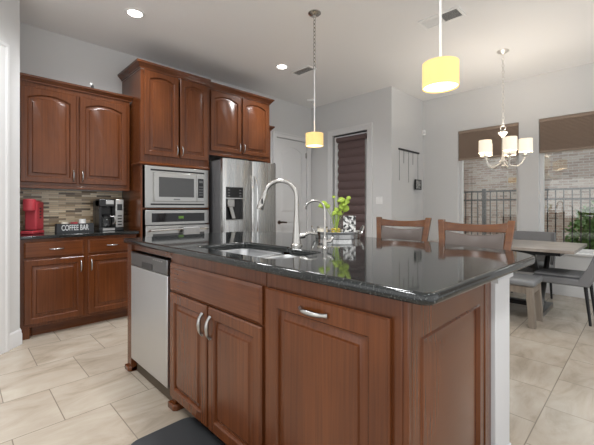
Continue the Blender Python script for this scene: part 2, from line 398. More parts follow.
# diagonal pantry wall with its door
dg = Matrix.Translation((0.394, 3.82, 0)) @ Matrix.Rotation(PI/4, 4, 'Z')
def place(o, mtx): o.matrix_world = mtx; return o
place(wall_with_holes('wall_pantry', 'x', 0, 0.11, -2.2, 0, 0, H, [(-1.02, -0.235, 0, 2.44)], M['wall']), dg)
def casing(name, x0, x1, z1, w, t=0.02):
    """door casing on a wall whose face is local y=0 facing -y"""
    prof = [(0, 0), (0, -0.012), (0.012, -0.016), (w*0.6, -0.018), (w*0.75, -0.024), (w, -0.024), (w, 0)]
    mb = MB(); L = []
    for (sx, px, pz) in ((-1, x0, 0), (-1, x0, z1), (1, x1, z1), (1, x1, 0)):
        L.append([(px + sx*o, y, (pz + o) if pz > 0 else 0) for o, y in prof])
    mb.loops(L)
    return structure(mb.build(name, M['trim'], smooth=True, ang=20))
def inner_door(name, x0, x1, z1, y, m, hinges, hx, handle=None, arch=0.09):
    mb = MB()
    w = x1-x0
    # slab with two moulded panels, the upper one arched
    mb.box(x0, y+0.012, 0.012, x1, y+0.04, z1)
    st = 0.115
    zs = [(0.25, 0.93, 0.0), (1.10, z1-0.13, arch)]
    # frame pieces in front of the recessed field
    bm = mb.bm
    mb.box(x0, y, 0.012, x0+st, y+0.012, z1); mb.box(x1-st, y, 0.012, x1, y+0.012, z1)
    mb.box(x0+st, y, 0.012, x1-st, y+0.012, 0.25); mb.box(x0+st, y, 0.93, x1-st, y+0.012, 1.10)
    n = 14; xa, xb = x0+st, x1-st; zt = z1-0.13
    top = [(xb + (xa-xb)*k/n, zt - arch*(1-2*k/n)**2) for k in range(n+1)]
    poly = [(xa, z1), (xb, z1)] + top
    mb.loops([[(x, y, z) for x, z in poly], [(x, y+0.012, z) for x, z in poly]])
    for z0_, z1_, ar in zs:
        L = [door_loop(xa, z0_, xb, z1_, i, yy, ar) for i, yy in ((0.001, y+0.013), (0.014, y+0.010), (0.05, y+0.003))]
        mb.loops(L, cap0=False)
    o = structure(mb.build(name, m))
    for hz in hinges:
        hb = MB().tube([(hx, y-0.006, hz-0.05), (hx, y-0.006, hz+0.05)], 0.007, 8); hb.box(hx-0.018, y-0.003, hz-0.045, hx+0.018, y, hz+0.045)
        hb.build('hinge', M['nickel'], o)
    if handle:
        hxx, hz = handle
        hb = MB().lathe([(0.034, 0), (0.034, 0.010), (0.016, 0.016), (0.016, 0.055)], n=16)
        for v in hb.bm.verts: v.co = Vector((hxx+v.co.x, y-v.co.z, hz+v.co.y))
        hb.tube([(hxx-0.02, y-0.055, hz), (hxx+0.03, y-0.058, hz+0.004), (hxx+0.13, y-0.055, hz-0.004)], [0.018, 0.016, 0.013], 10)
        hb.build('door_handle', M['bronze'], o, smooth=True)
    return o
place(casing('trim_1', -1.02, -0.225, 2.44, 0.092), dg)
place(inner_door('door_1', -1.015, -0.238, 2.43, 0.012, M['trim'], (2.23, 1.61, 0.98, 0.39), -0.232), dg)
place(casing('trim_2', D1[0], D1[1], D1[3], 0.088), Matrix.Translation((0, BW, 0)))
place(inner_door('door_2', D1[0]+0.005, D1[1]-0.005, 2.39, 0.012, M['trim'], (2.15, 1.2, 0.3), D1[1]-0.008, (D1[0]+0.075, 0.93)), Matrix.Translation((0, BW, 0)))
# patio door in the right wall (local x runs along -b)
pr = Matrix.Translation((RW, 0, 0)) @ Matrix.Rotation(-PI/2, 4, 'Z')
place(casing('trim_3', -D3[1], -D3[0], D3[3], 0.10), pr)
pd = MB(); x0, x1 = -D3[1]+0.022, -D3[0]-0.004
pd.box(x0, 0.02, 0.01, x0+0.06, 0.06, 2.435); pd.box(x1-0.10, 0.02, 0.01, x1, 0.06, 2.435)
pd.box(x0+0.06, 0.02, 0.01, x1-0.10, 0.06, 0.24); pd.box(x0+0.06, 0.02, 2.38, x1-0.10, 0.06, 2.435)
pdo = structure(place(pd.build('door_3', M['trim'], bevel=0.003), pr))
gl = MB().box(x0+0.06, 0.035, 0.24, x1-0.10, 0.042, 2.38).build('glass_pane', M['pane'], pdo)
ws = MB().box(-D3[1]+0.001, 0.03, 0.005, -D3[1]+0.02, 0.08, 2.455); ws.box(-D3[1]+0.02, 0.03, 2.437, -D3[0]-0.002, 0.08, 2.458)
ws.build('weather_strip', M['darkmetal'], pdo)
# baseboards
BBP = [(0, 0), (0.016, 0), (0.016, 0.09), (0.011, 0.105), (0.011, 0.118), (0.004, 0.132), (0, 0.132)]
def baseboard(name, path): structure(MB().sweep(path, BBP).build(name, M['trim'], smooth=True, ang=25))
s2 = math.sqrt(0.5)
def dpt(x): return (0.394+x*s2, 3.82+x*s2)
baseboard('baseboard_pantry', [dpt(-0.15), dpt(0.0), (0.394, 3.90)])
baseboard('baseboard_back', [(3.53, BW), (D1[0]-0.09, BW)])
baseboard('baseboard_right', [(RW, D3[0]-0.105), (RW, NB), (WW, NB), (WW, -1.6)])
# plain white return at the pantry corner end
# windows
for i, (b0, b1) in enumerate(WIN):
    fr = MB()
    a0, a1 = WW+0.085, WW+0.13
    for (y0, y1, z0, z1) in ((b0, b0+0.045, WZ0, WZ1), (b1-0.045, b1, WZ0, WZ1), (b0+0.045, b1-0.045, WZ0, WZ0+0.05), (b0+0.045, b1-0.045, WZ1-0.05, WZ1)):
        fr.box(a0, y0, z0, a1, y1, z1)
    w = structure(fr.build('window_%d' % (i+1), M['trim']))
    MB().box(WW+0.10, b0+0.045, WZ0+0.05, WW+0.106, b1-0.045, WZ1-0.05).build('glass_pane', M['pane'], w)
    MB().box(WW-0.035, b0-0.03, WZ0-0.028, WW+0.085, b1+0.03, WZ0+0.002).build('window_sill', M['trim'], w, bevel=0.004)

# ------------------------------------------------------------------ outside
structure(MB().box(WW+0.15, -6, -0.2, 14, 8, -0.14).build('ground_outside', M['concrete']))
bw_ = structure(MB().box(10.2, -6, -0.14, 10.5, 8, 5.2).build('wall_neighbour', M['brick']))
structure(MB().box(RW+0.125, 7.6, -0.14, 10.2, 7.8, 4.0).build('wall_garden', M['brick']))
fn = thing('iron_fence', 'black iron picket fence standing outside beyond the dining windows', 'fence', (7.0, 0, -0.14))
FT = 1.64
fb = MB(); fb.box(-0.016, -3.0, FT-0.03, 0.016, 5.0, FT); fb.build('top_rail', M['iron'], fn)
MB().box(-0.014, -3.0, FT-0.19, 0.014, 5.0, FT-0.16).build('middle_rail', M['iron'], fn)
MB().box(-0.014, -3.0, 0.10, 0.014, 5.0, 0.13).build('bottom_rail', M['iron'], fn)
y = -0.9
while y < 3.4:
    if abs(y-2.12) > 0.05: MB().box(-0.008, y-0.008, 0.02, 0.008, y+0.008, FT-0.005).build('picket', M['iron'], fn)
    y += 0.108
for py in (2.12, -0.35): MB().box(-0.03, py-0.03, 0, 0.03, py+0.03, FT+0.03).build('fence_post', M['iron'], fn)
def bush(name, label, c, rx, ry, rz, n, seed):
    rnd = random.Random(seed); t = thing(name, label, 'bush', (c[0], c[1], -0.14))
    mb = MB()
    for k in range(n):
        th = rnd.uniform(0, 2*PI); u = rnd.uniform(-0.6, 1); q = math.sqrt(max(0, 1-u*u)); rr = rnd.uniform(0.7, 1.03)
        p = Vector((rx*q*math.cos(th)*rr, ry*q*math.sin(th)*rr, rz + rz*u*rr))
        d = Vector((rnd.uniform(-1, 1), rnd.uniform(-1, 1), rnd.uniform(-0.3, 1))).normalized(); s = d.cross(Vector((rnd.uniform(-1, 1), rnd.uniform(-1, 1), rnd.uniform(-1, 1)))).normalized()
        L = rnd.uniform(0.05, 0.10); w = L*0.32
        vs = [mb.bm.verts.new(p + q_) for q_ in (Vector((0, 0, 0)), d*L*0.5+s*w, d*L, d*L*0.5-s*w)]
        mb.bm.faces.new(vs)
    mb.build('foliage', M['leafdark'], t)
    MB().ell((0, 0, rz), rx*0.7, ry*0.7, rz*0.75).build('branch_mass', M['leafdark'], t)
    MB().tube([(0, 0, 0), (0.02, 0.01, rz)], [0.03, 0.02], 8).build('trunk', M['toe'], t)
bush('garden_bush', 'leafy green bush behind the fence seen through the right dining window', (7.75, 0.38), 0.45, 0.62, 0.72, 2600, 3)

# ------------------------------------------------------------------ coffee bar: base cabinet, worktop, uppers
CB0, CB1 = 0.402, 1.405
FB = 3.917                                    # face-frame plane of the base
t = thing('base_cabinet', 'cherry wood base cabinet with two drawers and two doors under the coffee bar', 'cabinet', (0, 0, 0))
cb = MB(); cb.box(CB0, FB, 0.10, CB1, BW-0.005, 0.899); cb.build('carcass', M['cherry'], t, bevel=0.002)
MB().box(CB0+0.09, FB+0.075, 0.0, CB1, FB+0.095, 0.10).build('toe_kick', M['cherry_x'], t)
ft = MB(); ft.prism([(CB0, FB), (CB0+0.07, FB), (CB0+0.10, FB+0.075), (CB0, FB+0.075)], 0, 0.10); ft.build('foot', M['cherry'], t)
y = FB-0.02; mid = 0.918
drawer_with_pull(t, 0.430, 0.728, 0.900, 0.873, y, (0.675, 0.80, dict(vert=False)))
drawer_with_pull(t, 0.936, 0.728, 1.388, 0.873, y, (1.162, 0.80, dict(vert=False)))
door_with_pull(t, 0.430, 0.126, 0.900, 0.710, y, 0, (0.872, 0.615, {}))
door_with_pull(t, 0.936, 0.126, 1.388, 0.710, y, 0, (0.964, 0.615, {}))
tag(MB().box(CB0-0.01, FB-0.032, 0.900, 1.422, BW-0.005, 0.930).build('worktop', M['granite'], bevel=0.006), 'black granite worktop of the coffee bar against the mosaic backsplash', 'worktop')
structure(MB().box(CB0-0.01, BW-0.012, 0.9305, 1.422, BW-0.0005, 1.372).build('wall_backsplash', M['splash']))

UF = 4.13
t = thing('wall_cabinet', 'cherry wall cabinet with two arched doors hanging above the coffee bar', 'cabinet')
MB().box(CB0, UF, 1.39, CB1, BW-0.005, 2.40).build('carcass', M['cherry'], t, bevel=0.002)
MB().box(CB0, UF-0.012, 1.372, CB1, UF+0.02, 1.40).build('light_rail', M['cherry_x'], t, bevel=0.003)
y = UF-0.02
door_with_pull(t, 0.428, 1.43, 0.882, 2.335, y, 0.042, (0.853, 1.51, {}))
door_with_pull(t, 0.908, 1.43, 1.374, 2.335, y, 0.042, (0.935, 1.51, {}))
crown(t, [(CB0, UF-0.005), (CB1+0.017, UF-0.005)], 2.385, 0.68)

# ------------------------------------------------------------------ tall oven cabinet
TF = 3.86; T0, T1 = 1.426, 2.258
t = thing('oven_cabinet', 'tall cherry cabinet that holds the microwave and wall oven', 'cabinet')
c = MB()
c.box(T0, TF, 0.10, T0+0.02, BW-0.005, 2.70); c.box(T1-0.02, TF, 0.10, T1, BW-0.005, 2.70)
c.box(T0+0.02, BW-0.03, 0.10, T1-0.02, BW-0.005, 2.70)
c.box(T0+0.02, TF, 2.68, T1-0.02, BW-0.03, 2.70); c.box(T0+0.02, TF+0.001, 1.66, T1-0.02, BW-0.03, 1.79)
c.box(T0+0.02, TF, 1.168, T1-0.02, BW-0.03, 1.182); c.box(T0+0.02, TF, 0.36, T1-0.02, BW-0.03, 0.40); c.box(T0+0.02, TF, 0.10, T1-0.02, BW-0.03, 0.12)
c.box(T0+0.02, TF, 1.79, T0+0.06, TF+0.02, 2.68); c.box(T1-0.05, TF, 1.79, T1-0.02, TF+0.02, 2.68); c.box(T0+0.02, TF, 2.66, T1-0.02, TF+0.02, 2.68)
c.build('carcass', M['cherry'], t)
MB().sweep([(T0, 4.08), (T0, TF), (T1, TF)], [(0, 1.655), (0.018, 1.655), (0.022, 1.668), (0.012, 1.68), (0, 1.69)]).build('belt_moulding', M['cherry_x'], t, smooth=True, ang=30)
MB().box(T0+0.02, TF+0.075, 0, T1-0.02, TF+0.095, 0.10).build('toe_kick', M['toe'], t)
y = TF-0.02
door_with_pull(t, 1.463, 1.765, 1.855, 2.70, y, 0.036, (1.832, 1.85, {}))
door_with_pull(t, 1.875, 1.765, 2.238, 2.70, y, 0.036, (1.898, 1.85, {}))
drawer_with_pull(t, 1.463, 0.13, 2.238, 0.36, y, (1.85, 0.26, dict(vert=False)))
crown(t, [(T0, BW-0.005), (T0, TF), (T1, TF)], 2.705, 0.85)

t = thing('microwave', 'stainless built-in microwave with a trim kit above the wall oven', 'microwave', (1.465, TF, 1.186))
w, h = 0.775, 0.464
MB().box(0.0, -0.022, 0.0, w, -0.002, h).build('trim_frame', M['steel_flat'], t, bevel=0.003)
MB().box(0.06, -0.0265, h*0.885, w-0.06, -0.02, h*0.925).build('vent_slot', M['black'], t)
MB().box(0.06, -0.0265, h*0.06, w-0.06, -0.02, h*0.10).build('vent_slot', M['black'], t)
d = MB().box(w*0.115, -0.055, h*0.15, w*0.775, -0.022, h*0.85).build('door', M['steel_flat'], t, bevel=0.004)
MB().box(w*0.18, -0.0575, h*0.26, w*0.725, -0.054, h*0.74).build('window', M['greyglass'], d, bevel=0.001)
p = MB().box(w*0.778, -0.053, h*0.15, w*0.91, -0.022, h*0.85).build('control_panel', M['steel_flat'], t, bevel=0.004)
MB().box(w*0.795, -0.056, h*0.25, w*0.89, -0.052, h*0.75).build('keypad', M['blackglass'], p)
MB().box(w*0.81, -0.0575, h*0.64, w*0.875, -0.0555, h*0.70).build('display', M['steel_dark'], p)
for r_ in range(4):
    for q in range(3): MB().box(w*(0.812+0.022*q), -0.0575, h*(0.31+0.07*r_), w*(0.828+0.022*q), -0.0555, h*(0.345+0.07*r_)).build('button', M['steel_dark'], p)
MB().box(w*0.40, -0.0565, h*0.185, w*0.50, -0.0545, h*0.215).build('name_plate', M['steel_dark'], d)
MB().box(0.03, 0.005, 0.02, w-0.03, 0.42, h-0.03).build('body', M['steel_dark'], t)

t = thing('wall_oven', 'stainless wall oven below the microwave with a towel on its handle', 'oven', (1.465, TF, 0.40))
ph = 1.158-0.40
p = MB().box(0, -0.03, ph-0.165, w, -0.002, ph).build('control_panel', M['steel_flat'], t, bevel=0.004)
MB().box(0.07, -0.033, ph-0.135, w-0.06, -0.029, ph-0.035).build('glass_strip', M['blackglass'], p)
MB().box(w*0.49, -0.0345, ph-0.10, w*0.57, -0.0325, ph-0.07).build('display', M['ovendisp'], p)
d = MB().box(0, -0.045, 0.0, w, -0.002, ph-0.178).build('door', M['steel_flat'], t, bevel=0.005)
MB().box(0.075, -0.048, 0.12, w-0.07, -0.044, ph-0.265).build('window', M['greyglass'], d, bevel=0.002)
hz = ph-0.222
hb = MB().tube([(0.03, -0.045, hz-0.01), (0.04, -0.085, hz), (0.2, -0.10, hz+0.006), (w/2, -0.104, hz+0.008), (w-0.2, -0.10, hz+0.006), (w-0.04, -0.085, hz), (w-0.03, -0.045, hz-0.01)], 0.013, 10)
hb.build('handle', M['chrome'], d, smooth=True)
MB().box(0.03, 0.005, 0.01, w-0.03, 0.50, ph-0.02).build('body', M['steel_dark'], t)
# towel folded over the handle
tw = MB(); N = 16; ls = []
prof = [(-0.117, hz-0.075), (-0.1185, hz-0.02), (-0.1195, hz+0.012), (-0.104, hz+0.0265), (-0.088, hz+0.012), (-0.087, hz-0.02), (-0.085, hz-0.06)]
out = prof + [(a_ + (0.004 if a_ < -0.104 else -0.004) if abs(a_+0.104) > 0.004 else a_, z_-0.004 if abs(a_+0.104) < 0.004 else z_) for a_, z_ in prof[::-1]]
for k in range(N+1):
    x = 0.405 + 0.20*k/N; wv = 0.0015*math.sin(k*1.7)
    ls.append([(x, a_+wv*0.5, z_) for a_, z_ in out])
tw.loops(ls)
o = tw.build('dish_towel', M['cloth'], None, smooth=True); o.location = (1.465, TF, 0.40)
tag(o, 'grey dish towel folded over the wall oven handle', 'towel')

# ------------------------------------------------------------------ fridge and its cabinet
FF = 3.90; F0, F1 = 2.262, 3.285
t = thing('fridge_cabinet', 'cherry wall cabinet with two arched doors above the refrigerator', 'cabinet')
MB().box(F0, FF, 1.865, F1, BW-0.005, 2.70).build('carcass', M['cherry'], t, bevel=0.002)
MB().box(F0, FF-0.008, 1.855, F1, FF+0.02, 1.885).build('bottom_rail', M['cherry_x'], t, bevel=0.003)
y = FF-0.02
door_with_pull(t, 2.300, 1.915, 2.768, 2.685, y, 0.045, (2.742, 2.00, {}))
door_with_pull(t, 2.792, 1.915, 3.255, 2.685, y, 0.045, (2.818, 2.00, {}))
crown(t, [(F0, FF), (F1, FF), (F1, BW-0.005)], 2.70, 0.85)
t = thing('narrow_cabinet', 'narrow cherry end cabinet behind the right side of the refrigerator', 'cabinet')
MB().box(3.29, UF, 0.0, 3.50, BW-0.005, 2.40).build('carcass', M['cherry'], t, bevel=0.002)
crown(t, [(3.29, UF), (3.50, UF), (3.50, BW-0.005)], 2.385, 0.8)

t = thing('refrigerator', 'stainless side-by-side refrigerator with ice and water dispenser', 'refrigerator', (2.310, 3.60, 0))
MB().box(0.0, 0.075, 0.03, 0.857, 0.80, 1.775).build('cabinet_body', M['fridge_side'], t, bevel=0.004)
def rounded_front(x0, x1, z0, z1, holes=None):
    n = 12; ls = []
    pts = []
    for k in range(n+1):
        u = -1 + 2*k/n
        pts.append(((x0+x1)/2 + (x1-x0)/2*u, 0.012*u**2 if abs(u) < 0.99 else 0.026))
    poly = [(x0, 0.07)] + pts + [(x1, 0.07)]
    return poly
dl = MB(); poly = rounded_front(0.0, 0.439, 0, 0)
# left door in three bands around the dispenser cavity
zt, zb = 1.295, 1.03; cx0, cx1 = 0.036, 0.285
dl.prism(poly, 0.06, zb); dl.prism(poly, zt, 1.79)
dl.prism([(0.0, 0.07), (0.0, 0.026), (0.015, 0.012), (cx0, 0.008), (cx0, 0.07)], zb, zt); dl.prism([(cx1, 0.07), (cx1, 0.003), (0.42, 0.01), (0.439, 0.026), (0.439, 0.07)], zb, zt)
dl = dl.build('freezer_door', M['steel'], t, smooth=True, ang=40)
MB().box(cx0, 0.06, zb, cx1, 0.074, zt).build('dispenser_back', M['black'], dl)
MB().box(cx0, -0.003, zt+0.012, cx1, 0.02, zt+0.145).build('dispenser_display', M['blackglass'], dl, bevel=0.002)
for q in range(2):
    for r_ in range(3): MB().box(cx0+0.02+0.17*q, -0.005, zt+0.03+0.035*r_, cx0+0.05+0.17*q, 0.0, zt+0.045+0.035*r_).build('button', M['steel_dark'], dl)
MB().box(cx0, -0.002, zt, cx1, 0.05, zt+0.011).build('dispenser_lip', M['chrome'], dl)
MB().box(cx0+0.03, 0.01, zt-0.10, cx0+0.13, 0.058, zt-0.002).build('ice_chute', M['steel_flat'], dl, bevel=0.006)
MB().hexa([(cx0+0.10, 0.02, zb+0.02), (cx0+0.15, 0.02, zb+0.02), (cx0+0.15, 0.03, zb+0.02), (cx0+0.10, 0.03, zb+0.02)], [(cx0+0.06, 0.03, zt-0.09), (cx0+0.11, 0.03, zt-0.09), (cx0+0.11, 0.04, zt-0.09), (cx0+0.06, 0.04, zt-0.09)]).build('dispenser_paddle', M['steel_flat'], dl)
MB().box(cx0, 0.0, zb-0.005, cx1, 0.06, zb+0.006).build('drip_tray', M['steel_flat'], dl)
dr = MB().prism(rounded_front(0.445, 0.857, 0, 0), 0.06, 1.79).build('fridge_door', M['steel'], t, smooth=True, ang=40)
for nm, x, d_ in (('l', 0.410, dl), ('r', 0.474, dr)):
    pts = []
    for k in range(17):
        u = -1+2*k/16
        pts.append((x + (0.012 if d_ is dr else -0.012)*(1-u*u), -0.048*(1-u**6) + 0.012*u**6, 1.17+u*0.43))
    MB().tube(pts, 0.011, 10).build('handle', M['chrome'], d_, smooth=True)
MB().lathe([(0.012, 0), (0.012, 0.012)], (0.835, 0.03, 1.79), 12).build('hinge_cap', M['black'], t)
MB().box(0.02, 0.05, 0.0, 0.84, 0.70, 0.03).build('base_grille', M['black'], t)

# ------------------------------------------------------------------ island
# local frame of the front: x = (2.689 - b), front faces -y at a = 0.90
IR = -PI/2; IO = (0.915, 2.689, 0)
def ix(b): return 2.689 - b
RAIL0, CT = 0.866, 0.930
t = thing('dishwasher_surround', 'cherry wood end panel and top rail framing the dishwasher in the island', 'cabinet frame', IO, IR)
MB().box(0.0, -0.015, 0.0, 0.075, 0.66, CT-0.001).build('end_panel', M['cherry'], t, bevel=0.003)
MB().box(0.075, 0.0, 0.884, ix(1.995), 0.03, CT-0.001).build('top_rail', M['cherry_x'], t)
ft = MB(); ft.prism([(-0.012, -0.032), (0.06, -0.032), (0.075, -0.015), (0.075, 0.07), (-0.012, 0.07)], 0.0, 0.035); ft.build('foot', M['cherry'], t, bevel=0.006)
MB().box(0.075, 0.62, 0.0, ix(1.995), 0.66, CT-0.001).build('back_panel', M['cherry'], t)
t = thing('dishwasher', 'stainless dishwasher with a grey control strip in the island', 'dishwasher', IO, IR)
d0, d1 = ix(2.607)+0.004, ix(2.003)-0.003
MB().box(d0+0.005, 0.04, 0.09, d1-0.005, 0.60, 0.876).build('tub', M['black'], t)
MB().box(d0, -0.020, 0.107, d1, 0.018, 0.776).build('door', M['steel_dw'], t, bevel=0.004)
cp = MB(); cp.prism([(d0, 0.018), (d0, -0.022), (d1, -0.022), (d1, 0.018)], 0.779, 0.872); cp = cp.build('control_panel', M['steel_dark'], t, bevel=0.006)
MB().box((d0+d1)/2-0.085, -0.0245, 0.786, (d0+d1)/2+0.085, -0.021, 0.822).build('handle_pocket', M['black'], cp, bevel=0.001)
for k in range(5): MB().box(d1-0.2+0.03*k, -0.0235, 0.853, d1-0.185+0.03*k, -0.0215, 0.859).build('button', M['steel_flat'], cp)
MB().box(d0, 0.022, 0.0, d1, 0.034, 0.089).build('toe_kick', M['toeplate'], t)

t = thing('sink_cabinet', 'cherry island sink cabinet with a false drawer and two doors beside the dishwasher', 'cabinet', IO, IR)
s0, s1 = ix(1.992), ix(1.106)
c = MB(); c.box(s0, 0.0, 0.075, s0+0.02, 0.66, CT-0.001); c.box(s1-0.018, 0.0, 0.075, s1, 0.66, CT-0.001); c.box(s0+0.02, 0.64, 0.075, s1-0.018, 0.66, CT-0.001)
c.box(s0+0.02, 0.0, 0.075, s1-0.018, 0.64, 0.095); c.box(s0+0.02, 0.0, RAIL0-0.02, s1-0.018, 0.02, CT-0.001); c.box(s0+0.02, 0.0, 0.68, s1-0.018, 0.02, 0.71)
c.box(ix(1.57), 0.0, 0.095, ix(1.53), 0.02, 0.68)
c.build('carcass', M['cherry'], t)
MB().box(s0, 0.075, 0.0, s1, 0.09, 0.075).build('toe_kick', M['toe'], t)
ft = MB(); ft.prism([(s0-0.012, -0.02), (s0+0.06, -0.02), (s0+0.075, 0.0), (s0+0.075, 0.07), (s0-0.012, 0.07)], 0.0, 0.035); ft.box(s0, 0.0, 0.035, s0+0.055, 0.07, 0.076)
ft.build('foot', M['cherry'], t, bevel=0.006)
d = slab(ix(1.978), 0.698, ix(1.120), 0.862, -0.02).build('false_drawer', M['cherry_x'], t, smooth=True, ang=25)
door_with_pull(t, ix(1.974), 0.078, ix(1.556), 0.690, -0.02, 0, (ix(1.588), 0.594, dict(L=0.108, r=0.0085)), raise_w=0.034)
door_with_pull(t, ix(1.541), 0.078, ix(1.118), 0.690, -0.02, 0, (ix(1.512), 0.594, dict(L=0.108, r=0.0085)), raise_w=0.034)

t = thing('trash_cabinet', 'cherry pull-out cabinet at the near corner of the island with one tall door', 'cabinet', IO, IR)
p0, p1 = ix(1.104), ix(0.493)
MB().box(p0, 0.0, 0.075, p1, 0.68, CT-0.001).box(p1, 0.0, 0.0, ix(0.4745), 0.022, CT-0.001).build('carcass', M['cherry'], t, bevel=0.003)
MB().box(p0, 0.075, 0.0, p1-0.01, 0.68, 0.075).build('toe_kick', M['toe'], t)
dd = door_with_pull(t, ix(1.092), 0.078, ix(0.526), 0.862, -0.02, 0, (ix(0.822), 0.82, dict(vert=False, L=0.125, r=0.008)), frame=0.075)
# near end panel of the island (faces -b)
t = thing('island_end_panel', 'cherry raised-panel end of the island beside the white column', 'panel', (0, 0.4915, 0))
ep = MB(); x0, x1, z0, z1 = 0.939, 1.57, 0.0, CT-0.001
L = [door_loop(x0,z0,x1,z1,0,-0.001)]
def rl(i, y): return [(0.998+i, y, 0.10+i), (1.505-i, y, 0.10+i), (1.505-i, y, 0.79-i), (0.998+i, y, 0.79-i)]
def ro(y): return [(x0, y, z0), (x1, y, z0), (x1, y, z1), (x0, y, z1)]
ep.loops([ro(-0.002), ro(-0.016), rl(-0.006, -0.016), rl(0, -0.022), rl(0.006, -0.008), rl(0.02, -0.008), rl(0.055, -0.014)])
ep.build('raised_panel', M['cherry'], t, smooth=True, ang=20)
MB().box(1.572, -0.020, 0.0, 1.648, -0.001, CT-0.001).build('side_stile', M['cherry'], t, bevel=0.003)
t = thing('island_column', 'white painted square column holding up the bar corner of the island', 'column', (1.77, 0.56, 0))
MB().box(-0.114, -0.105, 0.0, 0.10, 0.10, 0.86).build('shaft', M['column'], t, bevel=0.004)
cpt = [(0.0, 0.86), (0.012, 0.862), (0.012, 0.876), (0.006, 0.884), (0.020, 0.905), (0.026, 0.912), (0.026, 0.929)]
MB().loops([[(-0.114-o, -0.105-o, z), (0.10+o, -0.105-o, z), (0.10+o, 0.10+o, z), (-0.114-o, 0.10+o, z)] for o, z in cpt]).build('capital', M['column'], t, smooth=True, ang=20)
MB().box(-0.12, -0.111, 0, 0.106, 0.106, 0.07).build('plinth', M['column'], t, bevel=0.004)
# back of island
tag(MB().box(1.60, 0.69, 0.0, 1.68, 2.65, CT-0.001).build('bar_back_panel', M['cherry'], None, bevel=0.003), 'cherry back panel of the island under the bar overhang', 'panel')

# countertop with sink cutout (curve -> mesh)
def round_poly(pts, rads, n=6):
    out = []
    N = len(pts)
    for i, (p, r) in enumerate(zip(pts, rads)):
        p = Vector(p); a = Vector(pts[i-1]); b = Vector(pts[(i+1) % N])
        if r <= 0: out.append(p); continue
        u = (a-p).normalized(); w = (b-p).normalized()
        p0 = p+u*r; p1 = p+w*r
        for k in range(n+1):
            s = k/n
            out.append(p0*(1-s)**2 + p*2*s*(1-s) + p1*s*s)
    return out
bar = [(1.92, 0.35), (2.055, 0.485), (2.115, 0.68), (2.18, 0.95), (2.21, 1.25), (2.22, 1.55), (2.20, 1.85), (2.14, 2.15), (2.03, 2.42), (1.86, 2.665)]
outline = round_poly([(0.857, 2.665), (0.857, 0.384)] + bar, [0.03, 0.045, 0.08] + [0.05]*8 + [0.08])
hole = round_poly([(0.972, 1.815), (1.325, 1.815), (1.325, 1.415), (1.295, 1.365), (1.295, 1.115), (0.972, 1.115)], [0.06, 0.06, 0.02, 0.02, 0.06, 0.06])
cu = bpy.data.curves.new('countertop_curve', 'CURVE'); cu.dimensions = '2D'; cu.fill_mode = 'BOTH'
for pl in (outline, hole):
    sp_ = cu.splines.new('POLY'); sp_.points.add(len(pl)-1)
    for q, p in zip(sp_.points, pl): q.co = (p[0], p[1], 0, 1)
    sp_.use_cyclic_u = True
cu.bevel_depth = 0.012; cu.bevel_resolution = 3; cu.extrude = 0.0055; cu.offset = -0.012
tmp = bpy.data.objects.new('tmp', cu); C.objects.link(tmp)
bpy.context.view_layer.update()
me = bpy.data.meshes.new_from_object(tmp.evaluated_get(bpy.context.evaluated_depsgraph_get()))
bpy.data.objects.remove(tmp)
me.materials.clear(); me.materials.append(M['granite'])
for p in me.polygons: p.use_smooth = True
me.set_sharp_from_angle(angle=math.radians(40))
o = bpy.data.objects.new('island_countertop', me); C.objects.link(o); o.location = (0, 0, 0.9475)
tag(o, 'polished black granite countertop of the kitchen island with a bowed bar side', 'countertop')

# sink
t = thing('kitchen_sink', 'stainless double bowl sink set under the island countertop', 'sink', (0, 0, 0))
def bowl(a0, a1, b0, b1, depth, name):
    def rr(i, z, r): return [(p[0], p[1], z) for p in round_poly([(a0+i, b0+i), (a1-i, b0+i), (a1-i, b1-i), (a0+i, b1-i)], [r]*4, 5)]
    mb = MB(); zt = CT-0.001
    mb.loops([rr(0.0, zt, 0.06), rr(0.004, zt-0.01, 0.06), rr(0.008, zt-depth+0.03, 0.055), rr(0.03, zt-depth, 0.05), rr(0.12, zt-depth-0.004, 0.01)], cap0=False)
    o = mb.build(name, M['steel_dw'], t, smooth=True, ang=60)
    so = o.modifiers.new('thick', 'SOLIDIFY'); so.thickness = 0.002; so.offset = -1
    c_ = ((a0+a1)/2, (b0+b1)/2)
    MB().lathe([(0.045, 0), (0.045, 0.002), (0.03, 0.003), (0.028, -0.004)], (*c_, zt-depth-0.002), 20).build('drain', M['chrome'], o)
bowl(0.955, 1.34, 1.43, 1.83, 0.20, 'bowl'); bowl(0.955, 1.31, 1.108, 1.395, 0.18, 'bowl')
MB().box(0.96, 1.396, 0.90, 1.32, 1.429, 0.92).build('divider', M['steel_dw'], t, bevel=0.006)

# main faucet
CZ = 0.965
t = thing('kitchen_faucet', 'tall gooseneck pull-down faucet in brushed steel behind the sink', 'faucet', (1.405, 1.425, CZ))
MB().lathe([(0.034, 0), (0.034, 0.006), (0.027, 0.012), (0.023, 0.05), (0.020, 0.10), (0.0155, 0.15), (0.0135, 0.20), (0.0135, 0.20)], n=20).build('body', M['nickel'], t, smooth=True)
